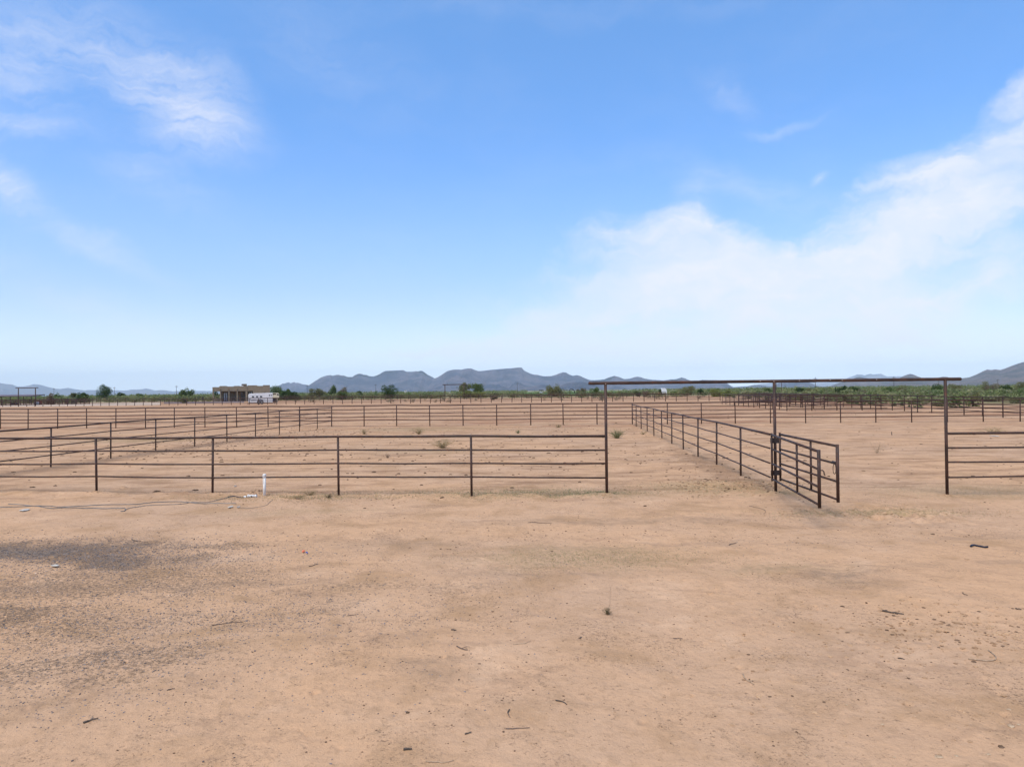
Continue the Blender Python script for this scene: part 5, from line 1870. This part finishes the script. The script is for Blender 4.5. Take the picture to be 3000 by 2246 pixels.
def scatter(name, label, cat, mat, areas, seed, sub=0, flat=.6):
    rng = np.random.RandomState(seed)
    tm = [rock_arrays(rng, 1.0, flat, sub) for _ in range(8)]
    Vs, Fs, off = [], [], 0
    for (px, py, sx, sy, n_, s0, s1) in areas:
        c_ = gnd(px, py)
        for _ in range(n_):
            x, y = rng.normal(c_.x, sx), rng.normal(c_.y, sy)
            if y < 4.3:
                continue
            s = s0 + (s1 - s0) * rng.rand() ** 2.2
            V, Fc = tm[rng.randint(8)]
            a_ = rng.uniform(0, 6.28)
            W_ = V.copy()
            W_[:, 0] = (V[:, 0] * math.cos(a_) - V[:, 1] * math.sin(a_)) * s + x
            W_[:, 1] = (V[:, 0] * math.sin(a_) + V[:, 1] * math.cos(a_)) * s + y
            W_[:, 2] = V[:, 2] * s
            Vs.append(W_)
            Fs.append(Fc + off)
            off += len(V)
    V = np.concatenate(Vs)
    k = len(tm[0][0])
    cen = V.reshape(-1, k, 3).mean(1)
    hz_ = ground_h(cen[:, 0], cen[:, 1])
    V[:, 2] += np.repeat(hz_, k)
    o = mesh_np(name, V, np.concatenate(Fs), M[mat], smooth=False)
    return tag(o, label, cat, kind='stuff')


scatter('gravel', 'loose grey gravel scattered over the soil at left', 'gravel', 'gravel',
        [(90, 1620, 2.0, .7, 5200, .005, .016), (330, 1640, 1.5, .7, 3000, .005, .015), (120, 1800, 1.6, .8, 2200, .004, .014), (640, 1820, 1.4, .4, 1500, .004, .012), (300, 1720, 2.6, 1.2, 2200, .004, .013), (150, 1950, 1.2, .6, 1800, .004, .011), (700, 1800, 2.4, 1.3, 1500, .004, .012),
         (600, 1640, 1.6, .7, 700, .003, .010), (920, 1790, .6, .35, 400, .003, .010), (400, 1900, 1.6, .7, 700, .003, .010), (200, 2090, .7, .25, 350, .003, .009),
         (900, 1950, 1.6, 1.0, 260, .003, .010), (1350, 1700, 3, 1.6, 260, .004, .010), (2400, 1590, 2.5, .7, 260, .005, .012)], 71)
scatter('horse_droppings', 'dry brown droppings and clods strewn over the pens', 'droppings', 'clod',
        [(1300, 1345, 5, 4.5, 260, .010, .075), (700, 1310, 6, 6, 340, .010, .075), (300, 1330, 5, 4, 200, .010, .075), (1600, 1330, 5, 5, 220, .010, .07),
         (600, 1300, 2.0, 4, 220, .015, .06), (870, 1268, 5, 4, 240, .02, .07), (2150, 1425, 1.2, .9, 160, .01, .04), (2060, 1380, 1.0, 4, 90, .012, .05),
         (2600, 1330, 5, 4, 130, .012, .05), (2500, 1270, 9, 6, 130, .02, .07), (1400, 1265, 10, 6, 220, .02, .065), (2850, 1400, 3, 2.5, 60, .012, .04),
         (800, 1210, 25, 14, 380, .03, .10), (1900, 1205, 30, 16, 300, .03, .10), (1500, 1470, 5, .5, 90, .008, .03), (2830, 1860, .9, .5, 60, .006, .02),
         (2870, 1850, .75, .45, 90, .006, .024), (2500, 1560, 2.5, .7, 120, .008, .02), (2300, 1900, 1.6, 1.1, 90, .005, .014), (1500, 1560, 3.5, .8, 200, .006, .02), (700, 1540, 3.5, .8, 200, .006, .02), (1900, 1700, 2.5, 1.4, 50, .005, .016), (1300, 2000, 1.6, .9, 160, .003, .011), (600, 2000, 1.8, 1.0, 260, .003, .011), (2300, 2050, 1.8, .7, 160, .003, .011), (1500, 1700, 4, 2.0, 320, .004, .015)], 72, 1, .5)
scatter('soil_clods', 'crumbly pale soil clods around the fences and hoof marks', 'soil clods', 'soilclod',
        [(286, 1450, .10, .08, 46, .006, .024), (624, 1453, .10, .08, 46, .006, .024), (993, 1456, .10, .08, 46, .006, .024), (1382, 1457, .10, .08, 46, .006, .024), (1779, 1459, .10, .08, 46, .006, .024), (2776, 1454, .10, .08, 46, .006, .024), (2170, 1399, .10, .08, 46, .006, .024), (2099, 1371, .10, .08, 46, .006, .024), (2045, 1349, .10, .08, 46, .006, .024), (2130, 1430, 1.2, .7, 420, .01, .045), (2850, 1855, .8, .5, 420, .008, .03), (2350, 1870, 1.5, .6, 140, .006, .02), (2700, 2080, .9, .5, 150, .005, .02), (1300, 1462, 3.5, .45, 260, .008, .03),
         (600, 1455, 3, .4, 160, .008, .03), (2250, 1400, .8, 2.0, 120, .01, .035), (2560, 1506, 1.4, .35, 240, .008, .03), (2000, 1350, .5, 6, 260, .01, .04),
         (745, 1450, .22, .15, 60, .01, .04), (1700, 1640, 2.2, .8, 160, .005, .016), (2500, 1850, 1.6, 1.0, 160, .005, .018), (1400, 2120, 1.6, .35, 120, .003, .010),
         (400, 1500, 3, .6, 130, .006, .02)], 73, 1, .5)


# short grass flecks in the foreground patch and along the fence
def tufts(name, label, mat, areas, seed):
    rng = np.random.RandomState(seed)
    Vs = []
    for (px, py, sx, sy, n_, h0, h1) in areas:
        c_ = gnd(px, py)
        X_, Y_ = rng.normal(c_.x, sx, n_), rng.normal(c_.y, sy, n_)
        Z_ = ground_h(X_, Y_)
        a_ = rng.uniform(0, 6.28, n_)
        h_ = rng.uniform(h0, h1, n_)
        wd = h_ * .10 + .0015
        lx, ly = rng.normal(0, .8, n_) * h_, rng.normal(0, .8, n_) * h_
        dx, dy = np.cos(a_) * wd, np.sin(a_) * wd
        q = np.stack([np.stack([X_ - dx, Y_ - dy, Z_ - .003], 1), np.stack([X_ + dx, Y_ + dy, Z_ - .003], 1),
                      np.stack([X_ + dx * .3 + lx, Y_ + dy * .3 + ly, Z_ + h_], 1), np.stack([X_ - dx * .3 + lx, Y_ - dy * .3 + ly, Z_ + h_], 1)], 1)
        Vs.append(q.reshape(-1, 3))
    V = np.concatenate(Vs)
    o = mesh_np(name, V, quads(len(V)), M[mat], smooth=False)
    return tag(o, label, 'grass', kind='stuff')


tufts('short_grass', 'thin greenish grass flecks in the middle foreground patch', 'greengrass',
      [(1700, 1635, 1.1, .38, 1800, .006, .022), (1880, 1645, 1.1, .35, 900, .006, .02), (1560, 1450, 2.0, .5, 2200, .01, .035), (1720, 1450, .6, .3, 900, .01, .04)], 81)
tufts('dry_straw', 'dry straw-coloured grass litter near the fences', 'drygrass',
      [(2560, 1506, 1.6, .35, 2200, .01, .035), (900, 1460, 1.4, .3, 2200, .01, .05), (2150, 1430, 1.3, .7, 2200, .01, .04), (1350, 1445, 3.0, .6, 2600, .01, .04),
       (2850, 1440, 2.2, 1.0, 2200, .01, .03), (1250, 1262, 4.0, 1.5, 1600, .02, .06), (430, 1285, 3.0, 1.5, 1200, .02, .05), (1700, 1255, 4.0, 2.0, 900, .02, .05)], 82)
